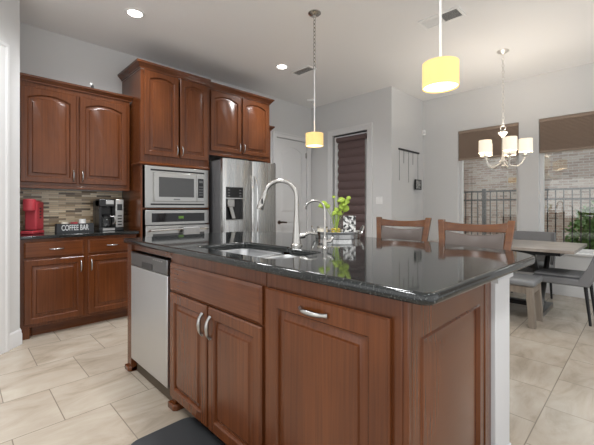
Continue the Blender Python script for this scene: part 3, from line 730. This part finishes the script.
# spout swings in the plane towards the picture's left (towards -a, +b)
dirv = Vector((-0.74, 0.67, 0)).normalized()
pts = [Vector((0, 0, 0.19)), Vector((0, 0, 0.24)), Vector((0, 0, 0.28))]
R_ = 0.092
for k in range(1, 15):
    th = PI*k/14*0.93
    pts.append(Vector((0, 0, 0.285)) + dirv*(R_*(1-math.cos(th))) + Vector((0, 0, R_*math.sin(th))))
sp = MB().tube(pts, 0.0125, 12).build('spout', M['nickel'], t, smooth=True)
e = pts[-1]; dn = (pts[-1]-pts[-2]).normalized()
hd = MB().tube([e, e+dn*0.02, e+dn*0.07, e+dn*0.095, e+dn*0.10], [0.0145, 0.016, 0.019, 0.021, 0.018], 14).build('spray_head', M['nickel'], t, smooth=True)
MB().ell(tuple(e+dn*0.05+Vector((-0.5, -0.55, 0)).normalized()*0.0165), 0.006, 0.006, 0.018).build('spray_button', M['black'], hd)
hv = Vector((0.62, -0.60, 0)).normalized()
hb = MB().tube([hv*0.015+Vector((0, 0, 0.055)), hv*0.05+Vector((0, 0, 0.06))], [0.017, 0.015], 12)
hb.tube([hv*0.04+Vector((0, 0, 0.062)), hv*0.075+Vector((0, 0, 0.075)), hv*0.12+Vector((0, 0, 0.068))], [0.012, 0.009, 0.007], 10)
hb.build('lever', M['nickel'], t, smooth=True)
# filter faucet
t = thing('filter_faucet', 'slim gooseneck filtered water tap beside the taller faucet', 'faucet', (1.43, 1.23, CZ))
MB().lathe([(0.02, 0), (0.02, 0.004), (0.013, 0.01), (0.012, 0.055), (0.008, 0.062)], n=16).build('body', M['nickel'], t, smooth=True)
pts = [Vector((0, 0, 0.05)), Vector((0, 0, 0.12)), Vector((0, 0, 0.20))]; R_ = 0.055
dv = Vector((-0.72, 0.70, 0)).normalized()
for k in range(1, 13):
    th = PI*k/12*0.86
    pts.append(Vector((0, 0, 0.205)) + dv*(R_*(1-math.cos(th))) + Vector((0, 0, R_*math.sin(th))))
MB().tube(pts, 0.0062, 10).build('spout', M['nickel'], t, smooth=True)
MB().tube([Vector((0, 0, 0.035)), hv*0.03+Vector((0, 0, 0.04)), hv*0.045+Vector((0, 0, 0.06))], [0.011, 0.011, 0.007], 10).build('lever', M['nickel'], t, smooth=True)

# ------------------------------------------------------------------ tray group on the island
TX, TY = 2.005, 1.603
t = thing('serving_tray', 'round hammered metal tray with looped handles on the island', 'tray', (TX, TY, CZ))
MB().lathe([(0.155, 0.0), (0.165, 0.002), (0.168, 0.048), (0.171, 0.05), (0.171, 0.046), (0.160, 0.006), (0.155, 0.005)], n=40).build('dish', M['chrome'], t, smooth=True, ang=50)
for sgn in (1, -1):
    ax = Vector((0.70, -0.71, 0))*sgn; side = Vector((-ax.y, ax.x, 0))
    pts = [ax*0.166 + side*0.055*math.cos(PI*k/12) + Vector((0, 0, 0.03+0.055*math.sin(PI*k/12))) + ax*0.025*math.sin(PI*k/12) for k in range(13)]
    MB().tube(pts, 0.006, 8).build('handle', M['chrome'], t, smooth=True)
VX, VY = 1.985, 1.603
t = thing('glass_vase', 'clear glass vase with green cuttings standing on the metal tray', 'vase', (VX, VY, CZ+0.006))
MB().lathe([(0.038, 0.0), (0.042, 0.004), (0.042, 0.15), (0.046, 0.165), (0.044, 0.165), (0.039, 0.15), (0.039, 0.008), (0.0, 0.008)], n=24, cap1=False).build('glass', M['jar'], t, smooth=True)
rv = random.Random(5)
pt = thing('plant_cuttings', 'bright green leafy cuttings standing in the glass vase', 'plant', (VX, VY, CZ+0.02))
for k, (lx, ly, lz, sz, tilt) in enumerate([(-0.055, 0.065, 0.225, 0.075, 0.25), (-0.035, 0.045, 0.213, 0.05, 0.5), (0.035, -0.03, 0.262, 0.065, 0.9), (0.058, -0.058, 0.25, 0.055, 0.6), (0.055, -0.052, 0.195, 0.07, 0.2), (0.03, -0.03, 0.205, 0.05, 0.5), (-0.005, 0.012, 0.28, 0.035, 1.0), (0.02, -0.02, 0.16, 0.05, 0.4), (0.066, -0.07, 0.275, 0.042, 0.5), (-0.012, 0.0, 0.165, 0.045, 0.5), (0.04, -0.045, 0.228, 0.055, 0.8), (0.005, -0.005, 0.185, 0.045, 0.6)]):
    st_ = MB().tube([(0.006*math.cos(k), 0.006*math.sin(k), 0.0), (lx*0.3, ly*0.3, lz*0.55), (lx*0.9, ly*0.9, lz-0.01)], [0.0022, 0.002, 0.0015], 6).build('stem', M['leaf'], pt)
    cv = Vector((lx, ly, lz))
    fwd = Vector((-0.75, -0.55, 0.75*tilt+0.1)).normalized(); u_ = fwd.cross(Vector((rv.uniform(-0.9, 0.9), rv.uniform(-0.9, 0.9), 0.6))).normalized(); v_ = fwd.cross(u_).normalized()
    lf = MB(); rows = []
    for q in range(9):
        tt = q/8; wd = sz*0.40*math.sin(PI*min(1, tt**0.75*0.97+0.02)); dr_ = -0.25*sz*(tt-0.3)**2
        c0_ = cv + u_*(tt-0.35)*sz + fwd*dr_
        rows.append([c0_ - v_*wd - fwd*0.10*wd, c0_ + fwd*0.12*wd, c0_ + v_*wd - fwd*0.10*wd])
    lf.loops(rows, closed=False, cap0=False, cap1=False)
    lo = lf.build('leaf', M['leaf'], pt, smooth=True); so = lo.modifiers.new('thick', 'SOLIDIFY'); so.thickness = 0.0008
peb = []
for k in range(15):
    o = MB().ell((0, 0, 0), 0.011, 0.010, 0.009, 10, 6).build('pebble', M['lemon'], None, smooth=True)
    lay, q = divmod(k, 5)
    o.location = (VX+0.026*math.cos(q*1.256+lay*0.6), VY+0.026*math.sin(q*1.256+lay*0.6), CZ+0.0245+0.019*lay)
    tag(o, 'small yellow pebble at the bottom of the glass vase', 'pebble', 'yellow pebbles in the vase')
t = thing('candle_jar', 'pale candle in a jar with a flat lid on the left of the tray', 'candle', (1.93, 1.685, CZ+0.006))
MB().lathe([(0.036, 0), (0.038, 0.004), (0.038, 0.065), (0.0, 0.065)], n=24, cap1=False).build('jar', M['wax'], t, smooth=True)
MB().lathe([(0.041, 0.066), (0.041, 0.076), (0.0, 0.078)], n=24, cap1=False).build('lid', M['nickel'], t, smooth=True)
t = thing('mosaic_box', 'square black and white mosaic holder behind the vase on the tray', 'box', (2.058, 1.535, CZ+0.006), math.radians(-50))
MB().box(-0.045, -0.03, 0, 0.045, 0.03, 0.155).build('box_body', M['mosaicbox'], t, bevel=0.003)

# ------------------------------------------------------------------ coffee bar objects
t = thing('pod_coffee_maker', 'red single-cup coffee maker at the left end of the coffee bar', 'coffee maker', (0.535, 4.21, 0.93), math.radians(-32))
MB().box(-0.055, -0.115, 0.0, 0.055, 0.105, 0.035).build('base', M['red'], t, bevel=0.010, seg=3)
MB().box(-0.052, -0.045, 0.035, 0.052, 0.10, 0.315).build('tower', M['red'], t, bevel=0.014, seg=3)
hd = MB().lathe([(0.046, 0.225), (0.051, 0.23), (0.052, 0.325), (0.047, 0.336), (0.02, 0.34)], (0, -0.062, 0), 24); hd.box(-0.048, -0.055, 0.235, 0.048, 0.03, 0.325)
hd.build('brew_head', M['red'], t, smooth=True, ang=40)
MB().box(-0.045, -0.108, 0.035, 0.045, -0.048, 0.041).build('drip_tray', M['black'], t, bevel=0.002)
for k in range(4): MB().box(0.0515, 0.01, 0.15+0.03*k, 0.0545, 0.04, 0.165+0.03*k).build('button', M['black'], t)

t = thing('drip_coffee_maker', 'black and silver drip coffee maker at the right end of the coffee bar', 'coffee maker', (1.225, 4.27, 0.93))
MB().box(-0.125, -0.12, 0.0, 0.125, 0.12, 0.035).build('base', M['black'], t, bevel=0.006)
MB().box(-0.09, -0.124, 0.006, 0.03, -0.118, 0.03).build('base_trim', M['steel_flat'], t)
MB().box(-0.125, 0.03, 0.035, 0.035, 0.12, 0.335).build('back_column', M['black'], t, bevel=0.006)
MB().box(-0.125, -0.11, 0.035, -0.095, 0.03, 0.335).build('side_column', M['black'], t, bevel=0.005)
MB().box(-0.125, -0.12, 0.262, 0.035, 0.03, 0.35).build('brew_head', M['black'], t, bevel=0.01)
MB().box(-0.06, -0.1245, 0.292, 0.02, -0.119, 0.338).build('label_plate', M['steel_flat'], t, bevel=0.002)
tw = MB().box(0.038, -0.12, 0.035, 0.125, 0.12, 0.35).build('water_tower', M['steel_flat'], t, bevel=0.006)
MB().box(0.055, -0.1235, 0.225, 0.108, -0.119, 0.295).build('display', M['blackglass'], tw)
for k in range(4): MB().box(0.06, -0.1235, 0.06+0.032*k, 0.103, -0.119, 0.075+0.032*k).build('button', M['black'], tw)
ca = thing('coffee_carafe', 'glass carafe with a black handle sitting in the drip coffee maker', 'carafe', (1.180, 4.20, 0.9655))
MB().lathe([(0.045, 0), (0.058, 0.015), (0.060, 0.06), (0.042, 0.11), (0.040, 0.125)], n=24, cap1=False).build('glass', M['jar'], ca, smooth=True)
MB().lathe([(0.042, 0.125), (0.044, 0.135), (0.02, 0.15), (0.0, 0.152)], n=24, cap1=False).build('lid', M['black'], ca, smooth=True)
MB().tube([(0.042, -0.02, 0.12), (0.075, -0.04, 0.125), (0.082, -0.045, 0.08), (0.062, -0.03, 0.03)], [0.008, 0.009, 0.009, 0.006], 8).build('handle', M['steel_flat'], ca, smooth=True)

# coffee bar sign caddy
t = thing('sign_caddy', 'dark wooden caddy box lettered COFFEE BAR between the two coffee makers', 'sign', (0.896, 4.26, 0.93))
w_, h_ = 0.335, 0.088
c = MB(); c.box(-w_/2, -0.05, 0, w_/2, -0.04, h_); c.box(-w_/2, 0.04, 0, w_/2, 0.05, h_); c.box(-w_/2, -0.04, 0, -w_/2+0.01, 0.04, h_); c.box(w_/2-0.01, -0.04, 0, w_/2, 0.04, h_); c.box(-w_/2+0.01, -0.04, 0, w_/2-0.01, 0.04, 0.008)
c.build('box_body', M['slate'], t)
fc = bpy.data.curves.new('lettering_curve', 'FONT'); fc.body = 'COFFEE BAR'; fc.size = 0.062; fc.align_x = 'CENTER'; fc.align_y = 'CENTER'; fc.extrude = 0.0012; fc.offset = 0.0006
tmp = bpy.data.objects.new('tmp2', fc); C.objects.link(tmp); bpy.context.view_layer.update()
me = bpy.data.meshes.new_from_object(tmp.evaluated_get(bpy.context.evaluated_depsgraph_get())); bpy.data.objects.remove(tmp)
me.materials.clear(); me.materials.append(M['letter'])
xs = [v.co.x for v in me.vertices]; zs_ = [v.co.y for v in me.vertices]; sx_ = 0.245/(max(xs)-min(xs)); sy_ = 0.058/(max(zs_)-min(zs_))
for v in me.vertices: v.co = Vector((v.co.x*sx_-0.005, -0.0515-v.co.z, h_/2+v.co.y*sy_))
lo = bpy.data.objects.new('lettering', me); C.objects.link(lo); lo.parent = t; lo['label'] = 'pale grey capital letters'
for (dx, mname, lab, hh) in ((-0.09, 'wax', 'pale cup at the left inside the sign caddy', 0.095), (-0.005, 'red', 'red cup in the middle of the sign caddy', 0.092), (0.07, 'white', 'white cup turned up highest inside the sign caddy', 0.125)):
    k = thing('cup', lab, 'cup', (0.896+dx, 4.26, 0.9385), 0, 'cups in the sign caddy')
    MB().lathe([(0.024, 0), (0.03, 0.004), (0.034, hh-0.02), (0.033, hh), (0.030, hh), (0.028, 0.01), (0, 0.008)], n=20, cap1=False).build('cup_body', M[mname], k, smooth=True)
# small ornaments on top of the coffee bar wall cabinet
t = thing('cabinet_ornament', 'tiny dark and white ornament on top of the coffee bar wall cabinet', 'ornament', (1.02, 4.09, 2.4435))
MB().lathe([(0.013, 0), (0.014, 0.012), (0.008, 0.03)], n=10).build('base', M['black'], t, smooth=True)
MB().ell((-0.012, 0, 0.036), 0.012, 0.01, 0.014).build('top', M['white'], t, smooth=True)

# ------------------------------------------------------------------ floor mat
mt = MB(); pl = round_poly([(0.600, 1.815), (0.600, 0.85), (0.955, 0.85), (0.955, 1.815)], [0.07]*4)
mt.loops([[(p[0], p[1], 0.001) for p in pl], [(p[0], p[1], 0.010) for p in pl], [(0.775+(p[0]-0.775)*0.93, 1.33+(p[1]-1.33)*0.975, 0.018) for p in pl]])
tag(mt.build('kitchen_mat', M['rubber'], None, smooth=True, ang=30), 'dark grey cushioned floor mat in front of the sink cabinet', 'mat')

# ------------------------------------------------------------------ bar stools
def stool(label, loc, rot):
    """local: front faces -x (towards the island), width along y"""
    t = thing('bar_stool', label, 'bar stool', loc, rot, 'bar stools at the island')
    HW = 0.225
    def post(s):
        mb = MB(); ls = []
        for z, x, yy in ((0.0, 0.165, 0.165), (0.40, 0.175, 0.172), (0.68, 0.195, 0.178), (0.88, 0.215, 0.187), (1.105, 0.262, 0.212)):
            w2, d2 = 0.021, 0.02
            ls.append([(x-d2, s*yy-w2, z), (x+d2, s*yy-w2, z), (x+d2, s*yy+w2, z), (x-d2, s*yy+w2, z)])
        mb.loops(ls); return mb
    for s in (1, -1): post(s).build('back_post', M['stoolwood'], t, bevel=0.006)
    for s in (1, -1): MB().hexa([(-0.20, s*0.19-0.02, 0), (-0.16, s*0.19-0.02, 0), (-0.16, s*0.19+0.02, 0), (-0.20, s*0.19+0.02, 0)], [(-0.19, s*0.18-0.022, 0.62), (-0.145, s*0.18-0.022, 0.62), (-0.145, s*0.18+0.022, 0.62), (-0.19, s*0.18+0.022, 0.62)]).build('front_leg', M['stoolwood'], t, bevel=0.004)
    def bowed(zt, zb, dipt, riseb, x_at, thick, hw, n=14, puff=0.0):
        ls = []
        for k in range(n+1):
            u = -1+2*k/n; q = 1-u*u
            z1 = zt-dipt*q; z0 = zb+riseb*q
            xt = x_at(z1)+0.035*q; xb = x_at(z0)+0.035*q; yy = u*hw; pf = puff*min(1, q*3)
            ls.append([(xb-thick/2, yy*(1-0.03), z0), (xb+thick/2, yy*(1-0.03), z0), (xt+thick/2, yy, z1), (xt-thick/2, yy, z1), ((xt+xb)/2-thick/2-pf, yy*0.99, (z0+z1)/2)])
        return MB().loops(ls)
    xat = lambda z: 0.215+(z-0.88)*0.21
    bowed(1.092, 1.030, 0.018, -0.004, xat, 0.026, 0.200).build('top_rail', M['stoolwood'], t, bevel=0.004, smooth=True)
    bowed(0.86, 0.80, 0.0, 0.0, xat, 0.024, 0.172).build('lower_rail', M['stoolwood'], t, bevel=0.004, smooth=True)
    bowed(1.029, 0.868, 0.024, 0.018, lambda z: xat(z)-0.004, 0.03, 0.177, puff=0.014).build('back_pad', M['leather'], t, bevel=0.006, smooth=True)
    MB().box(-0.20, -0.20, 0.60, 0.21, 0.20, 0.655).build('seat_frame', M['stoolwood'], t, bevel=0.006)
    MB().box(-0.205, -0.205, 0.656, 0.17, 0.205, 0.715).build('seat_cushion', M['leather'], t, bevel=0.025, seg=4)
    for (x0, y0, x1, y1) in ((-0.19, -0.17, -0.16, 0.17), (0.205, -0.18, 0.23, 0.18)): MB().box(x0, y0, 0.25, x1, y1, 0.285).build('stretcher', M['stoolwood'], t, bevel=0.003)
    for s in (1, -1): MB().box(-0.16, s*0.19-0.012, 0.30, 0.20, s*0.19+0.012, 0.33).build('stretcher', M['stoolwood'], t, bevel=0.003)
    return t
stool('dark wooden bar stool with a taupe leather back, behind the middle of the island', (2.42, 1.405, 0), math.radians(8))
stool('dark wooden bar stool with a taupe leather back, nearest the white column', (2.172, 0.776, 0), math.radians(4))

# ------------------------------------------------------------------ dining set
t = thing('dining_table', 'weathered wood dining table under the chandelier by the windows', 'table', (4.75, 1.23, 0))
MB().box(-0.47, -0.74, 0.728, 0.58, 0.74, 0.760).build('tabletop', M['tabletop'], t, bevel=0.005)
MB().box(-0.40, -0.62, 0.69, 0.40, 0.62, 0.727).build('apron', M['darkmetal'], t)
for s in (1, -1):
    lg = MB(); lg.tube([(-0.26, s*0.42, 0.05), (0.26, s*0.42, 0.68)], 0.03, 6); lg.tube([(0.26, s*0.36, 0.05), (-0.26, s*0.36, 0.68)], 0.03, 6); lg.box(-0.33, s*0.39-0.06, 0, 0.33, s*0.39+0.06, 0.05)
    lg.build('trestle', M['steel_dark'], t)
MB().box(-0.04, -0.40, 0.05, 0.04, 0.40, 0.10).build('stretcher', M['darkmetal'], t)
# bench on the island side of the table
t = thing('dining_bench', 'weathered wood bench with a grey padded seat beside the dining table', 'bench', (4.20, 1.32, 0))
for sx in (-1, 1):
    for sy in (-1, 1): MB().hexa([(sx*0.16-0.03, sy*0.535-0.03, 0), (sx*0.16+0.03, sy*0.535-0.03, 0), (sx*0.16+0.03, sy*0.535+0.03, 0), (sx*0.16-0.03, sy*0.535+0.03, 0)], [(sx*0.155-0.035, sy*0.51-0.03, 0.40), (sx*0.155+0.035, sy*0.51-0.03, 0.40), (sx*0.155+0.035, sy*0.51+0.03, 0.40), (sx*0.155-0.035, sy*0.51+0.03, 0.40)]).build('leg', M['greywood'], t, bevel=0.004)
fr = MB(); fr.box(-0.175, -0.50, 0.33, -0.145, 0.50, 0.40); fr.box(0.145, -0.50, 0.33, 0.175, 0.50, 0.40); fr.box(-0.12, -0.535, 0.33, 0.12, -0.505, 0.40); fr.box(-0.12, 0.505, 0.33, 0.12, 0.535, 0.40)
fr.build('apron', M['greywood'], t)
MB().box(-0.20, -0.56, 0.401, 0.20, 0.56, 0.468).build('cushion', M['benchfab'], t, bevel=0.028, seg=4)

def dining_chair(label, loc, rot):
    """local: faces -y; seat .50 wide"""
    t = thing('dining_chair', label, 'chair', loc, rot, 'grey dining chairs')
    MB().box(-0.26, -0.26, 0.385, 0.26, 0.20, 0.455).build('seat', M['greyfab'], t, bevel=0.015, seg=3)
    MB().box(-0.22, -0.25, 0.456, 0.22, 0.17, 0.485).build('cushion', M['greyfab'], t, bevel=0.014, seg=3)
    b = MB(); ls = []
    for z, y0, y1, hw in ((0.385, 0.16, 0.225, 0.26), (0.455, 0.165, 0.245, 0.262), (0.58, 0.235, 0.295, 0.262), (0.72, 0.285, 0.335, 0.258), (0.86, 0.318, 0.355, 0.25)):
        ls.append([(-hw, y0-0.03, z), (-hw*0.8, y0, z), (hw*0.8, y0, z), (hw, y0-0.03, z), (hw, y1, z), (-hw, y1, z)])
    b.loops(ls).build('backrest', M['greyfab'], t, bevel=0.012, seg=3)
    for sx in (-1, 1):
        for sy, yy in ((-1, -0.22), (1, 0.19)):
            MB().tube([(sx*0.225, yy+sy*0.04, 0), (sx*0.215, yy, 0.385)], [0.012, 0.017], 8).build('leg', M['darkmetal'], t, smooth=True)
    return t
dining_chair('grey upholstered dining chair seen from the side at the near end of the table', (4.74, 0.62, 0), PI)
dining_chair('grey upholstered dining chair on the window side of the table', (5.29, 1.09, 0), -PI/2)

# ------------------------------------------------------------------ window shades
for k, (b0, b1) in enumerate(WIN[:2]):
    t = thing('window_shade', ['brown cellular shade at the top of the left dining window', 'brown cellular shade at the top of the right dining window'][k], 'blind', (WW, 0, 0), 0, 'cellular shades on the dining windows')
    MB().box(0.008, b0+0.004, WZ1-0.045, 0.06, b1-0.004, WZ1-0.002).build('head_rail', M['blind'], t, bevel=0.003)
    n = 22; z0, z1 = 1.985, WZ1-0.046; poly = []
    for q in range(n*2+1): poly.append((0.016+(0.012 if q % 2 else 0.0), z1+(z0-z1)*q/(n*2)))
    full = poly + [(0.05, z0), (0.05, z1)]
    MB().loops([[(x, b0+0.006, z) for x, z in full], [(x, b1-0.006, z) for x, z in full]]).build('pleats', M['blind'], t)
    MB().box(0.012, b0+0.005, 1.955, 0.056, b1-0.005, 1.984).build('bottom_rail', M['blind'], t, bevel=0.004)
# banded shade on patio door
t = thing('door_shade', 'plum brown banded shade covering the glass of the patio door', 'blind', (RW, 0, 0), -PI/2)
x0, x1 = -3.80, -3.235
MB().tube([(x0-0.015, -0.005, 2.36), (x1+0.015, -0.005, 2.36)], 0.045, 16).build('roller_cassette', M['zebra'], t, smooth=True, ang=50)
bands = 15; z0, z1 = 0.25, 2.325; hb = (z1-z0)/bands
sh = MB()
poly = []
for k in range(bands):
    for q in range(7):
        s = q/6; zz = z1-(k+s)*hb
        poly.append((0.0 - 0.024*math.sin(PI*s)**0.8, zz))
ls = []
L0 = [(x0 + (0.012-0.012*math.sin(PI*((i % 7)/6))), y_, z_) for i, (y_, z_) in enumerate(poly)]
L1 = [(x1 - (0.012-0.012*math.sin(PI*((i % 7)/6))), y_, z_) for i, (y_, z_) in enumerate(poly)]
sh.loops([L0, L1], closed=False, cap0=False, cap1=False)
so = sh.build('banded_fabric', M['zebra'], t).modifiers.new('thick', 'SOLIDIFY'); so.thickness = 0.004
MB().box(x0, -0.02, 0.225, x1, 0.008, 0.249).build('bottom_bar', M['zebra'], t)

# ------------------------------------------------------------------ lamps
def chain(mb, x, y, z0, z1, L=0.046, r=0.0032):
    n = int((z1-z0)/(L*0.78))
    for k in range(n):
        zc = z0+(k+0.5)*(z1-z0)/n
        pts = []
        for q in range(10):
            th = 2*PI*q/10; u, v = math.cos(th)*L*0.26, math.sin(th)*L*0.5
            pts.append((x+(u if k % 2 else 0), y+(0 if k % 2 else u), zc+v))
        mb.tube(pts, r, 5, cyc=True)
def point(name, loc, power, col, size=0.04):
    d = bpy.data.lights.new(name, 'POINT'); d.energy = power; d.color = col; d.shadow_soft_size = size
    o = bpy.data.objects.new(name, d); C.objects.link(o); o.location = loc; return o
def pendant(label, a, b, chained):
    t = thing('pendant_lamp', label, 'pendant lamp', (a, b, 0), 0, 'drum pendants over the island')
    MB().lathe([(0.062, H-0.001), (0.062, H-0.008), (0.045, H-0.022), (0.012, H-0.03), (0.008, H-0.04)][::-1], n=24).build('canopy', M['nickel'], t, smooth=True)
    zr = 2.52 if chained else H-0.045
    if chained:
        mb = MB(); chain(mb, 0, 0, 2.52, H-0.035); mb.build('chain', M['nickel'], t)
    MB().tube([(0, 0, 1.90), (0, 0, zr)], 0.0058, 8).build('stem', M['white'], t, smooth=True)
    z0, z1 = 1.778, 1.898; R_ = 0.085
    MB().lathe([(R_, z0), (R_, z1), (R_-0.003, z1), (R_-0.003, z0), (R_, z0)], n=40, cap0=False, cap1=False).build('shade', M['shade'], t, smooth=True, ang=50)
    MB().lathe([(R_-0.004, z0+0.006), (R_-0.004, z0+0.009)], n=32).build('diffuser', M['bulb'], t)
    MB().lathe([(0.0, z1-0.004), (0.03, z1-0.002), (0.03, z1+0.004), (0.01, z1+0.012)], n=16).build('socket_cap', M['nickel'], t, smooth=True)
    point('pendant_glow', (a, b, z0+0.06), 1.0, (1, 0.85, 0.6))
pendant('drum pendant lamp on a chain hanging over the far end of the island', 2.455, 2.244, True)
pendant('drum pendant lamp on a white stem hanging over the bar end of the island', 1.70, 0.713, False)

CX, CY = 4.656, 1.203
t = thing('chandelier', 'five-arm nickel chandelier with cream drum shades hanging over the dining table', 'chandelier', (CX, CY, 0))
MB().lathe([(0.01, H-0.045), (0.02, H-0.035), (0.055, H-0.018), (0.066, H-0.006), (0.066, H-0.001)], n=24).build('canopy', M['satin'], t, smooth=True)
mb = MB(); chain(mb, 0, 0, 2.16, H-0.04, 0.05, 0.0036); mb.build('chain', M['satin'], t)
MB().tube([(0.0, 0.028*math.cos(2*PI*k/14), 2.135+0.028*math.sin(2*PI*k/14)) for k in range(14)], 0.004, 6, cyc=True).build('loop', M['satin'], t)
MB().lathe([(0.004, 1.665), (0.018, 1.68), (0.012, 1.70), (0.045, 1.735), (0.022, 1.76), (0.013, 1.80), (0.013, 2.02), (0.02, 2.04), (0.05, 2.075), (0.052, 2.085), (0.01, 2.09), (0.008, 2.107)], n=20).build('column', M['satin'], t, smooth=True)
for k in range(5):
    an = math.radians(-75.5+72*k); u = Vector((math.cos(an), math.sin(an), 0))
    pts = [u*0.02+Vector((0, 0, 1.73)), u*0.08+Vector((0, 0, 1.685)), u*0.14+Vector((0, 0, 1.672)), u*0.19+Vector((0, 0, 1.705)), u*0.212+Vector((0, 0, 1.755)), u*0.224+Vector((0, 0, 1.785))]
    am = MB().tube(pts, 0.0075, 8).build('arm', M['satin'], t, smooth=True)
    c_ = u*0.225
    MB().lathe([(0.012, 1.778), (0.042, 1.79), (0.044, 1.795), (0.015, 1.795), (0.014, 1.84)], (c_.x, c_.y, 0), 16).build('candle_cup', M['satin'], am, smooth=True)
    MB().lathe([(0.071, 1.835), (0.069, 1.985), (0.067, 1.985), (0.069, 1.835), (0.071, 1.835)], (c_.x, c_.y, 0), 28, False, False).build('shade', M['shade2'], am, smooth=True, ang=50)
    MB().ell((c_.x, c_.y, 1.885), 0.024, 0.024, 0.04).build('bulb', M['bulb2'], am, smooth=True)
for k in range(5):
    an = math.radians(-75.5+72*k); point('chandelier_glow', (CX+0.24*math.cos(an), CY+0.24*math.sin(an), 1.95), 5, (1, 0.9, 0.78), 0.02)

# recessed downlights
def downlight(a, b, label):
    t = thing('downlight', label, 'ceiling light', (a, b, 0), 0, 'recessed downlights')
    MB().lathe([(0.062, H-0.002), (0.066, H-0.008), (0.088, H-0.006), (0.092, H-0.001)], n=28, cap0=False, cap1=False).build('trim_ring', M['white'], t, smooth=True)
    MB().lathe([(0.0, H-0.004), (0.062, H-0.003)], n=28, cap0=False, cap1=False).build('lens', M['lit'], t)
downlight(1.226, 3.46, 'round recessed downlight in the ceiling above the coffee bar')
downlight(3.08, 3.40, 'round recessed downlight in the ceiling in front of the refrigerator')

# ceiling vents
def vent(a0, a1, b0, b1, label, half):
    t = thing('ceiling_vent', label, 'air vent', ((a0+a1)/2, (b0+b1)/2, H), 0, 'ceiling vents')
    w_, l_ = (a1-a0)/2, (b1-b0)/2
    f = MB()
    for (x0, y0, x1, y1) in ((-w_, -l_, -w_+0.025, l_), (w_-0.025, -l_, w_, l_), (-w_+0.025, -l_, w_-0.025, -l_+0.025), (-w_+0.025, l_-0.025, w_-0.025, l_)):
        f.box(x0, y0, -0.010, x1, y1, -0.0005)
    if half: f.box(-w_+0.025, -0.012, -0.009, w_-0.025, 0.012, -0.0005)
    f.build('frame', M['white'], t)
    MB().box(-w_+0.025, -l_+0.025, -0.002, w_-0.025, l_-0.025, -0.0004).build('backing', M['ductgrey'], t)
    if half: MB().box(-w_+0.026, 0.013, -0.006, w_-0.026, l_-0.026, -0.0025).build('blank_plate', M['white'], t)
    s_ = MB(); n = 9; x = -w_+0.032
    for k in range(n):
        xx = -w_+0.03+(2*w_-0.06)*k/(n-1)
        s_.hexa([(xx-0.003, -l_+0.026, -0.009), (xx-0.0015, -l_+0.026, -0.009), (xx-0.0015, l_-0.026, -0.009), (xx-0.003, l_-0.026, -0.009)], [(xx+0.0035, -l_+0.026, -0.003), (xx+0.005, -l_+0.026, -0.003), (xx+0.005, l_-0.026, -0.003), (xx+0.0035, l_-0.026, -0.003)])
    s_.build('louvre', M['white'], t)
vent(3.295, 3.465, 3.12, 3.47, 'white slatted ceiling vent near the chain pendant lamp', False)
vent(3.31, 3.52, 1.225, 1.625, 'long white ceiling vent behind the stem pendant lamp', True)
t = thing('smoke_detector', 'small round white smoke detector on the ceiling near the far corner', 'smoke detector', (4.38, 4.10, H))
MB().lathe([(0.03, -0.035), (0.052, -0.03), (0.06, -0.012), (0.06, -0.001)], n=24).build('body', M['white'], t, smooth=True)
MB().lathe([(0.004, -0.038), (0.006, -0.0355)], (0.03, 0, 0), n=8).build('light', M['black'], t)

# ------------------------------------------------------------------ wall fittings
t = thing('light_switch', 'white two-rocker light switch plate right of the patio door', 'light switch', (RW, 2.975, 1.30), -PI/2)
MB().box(-0.058, -0.006, -0.058, 0.058, -0.0005, 0.058).build('plate', M['white'], t, bevel=0.003)
for s in (-1, 1): MB().box(s*0.024-0.016, -0.010, -0.033, s*0.024+0.016, -0.005, 0.033).build('rocker', M['white'], t, bevel=0.002)
t = thing('wall_sensor', 'small white motion sensor high in the nook corner', 'sensor', (WW-0.02, NB-0.02, 2.50), math.radians(-45))
MB().lathe([(0.026, -0.05), (0.032, -0.04), (0.032, 0.035), (0.02, 0.045)], n=16).build('body', M['white'], t, smooth=True)
MB().ell((0, -0.026, -0.01), 0.018, 0.012, 0.02).build('lens', M['trim'], t, smooth=True)
t = thing('photo_hanger', 'dark wall bar with hanging strings beside the window nook', 'wall decor', (0, NB, 0))
MB().box(4.985, -0.022, 2.105, 5.67, -0.001, 2.130).build('bar', M['darkmetal'], t, bevel=0.002)
for xx, zl in ((5.0, 1.62), (5.14, 1.90), (5.30, 1.60), (5.45, 1.90), (5.63, 1.66)):
    MB().tube([(xx, -0.012, 2.11), (xx, -0.012, zl)], 0.0028, 6).build('string', M['steel_dark'], t)
t = thing('small_picture', 'small grey framed photo hanging from the wall bar', 'picture', (5.60, NB-0.03, 1.49))
fr = MB()
for (x0, z0, x1, z1) in ((-0.11, 0, 0.10, 0.015), (-0.11, 0.155, 0.10, 0.17), (-0.11, 0.015, -0.095, 0.155), (0.085, 0.015, 0.10, 0.155)): fr.box(x0, -0.012, z0, x1, 0.008, z1)
fr.build('frame', M['darkmetal'], t)
MB().box(-0.095, -0.006, 0.015, 0.085, 0.004, 0.155).build('print', M['picture'], t)
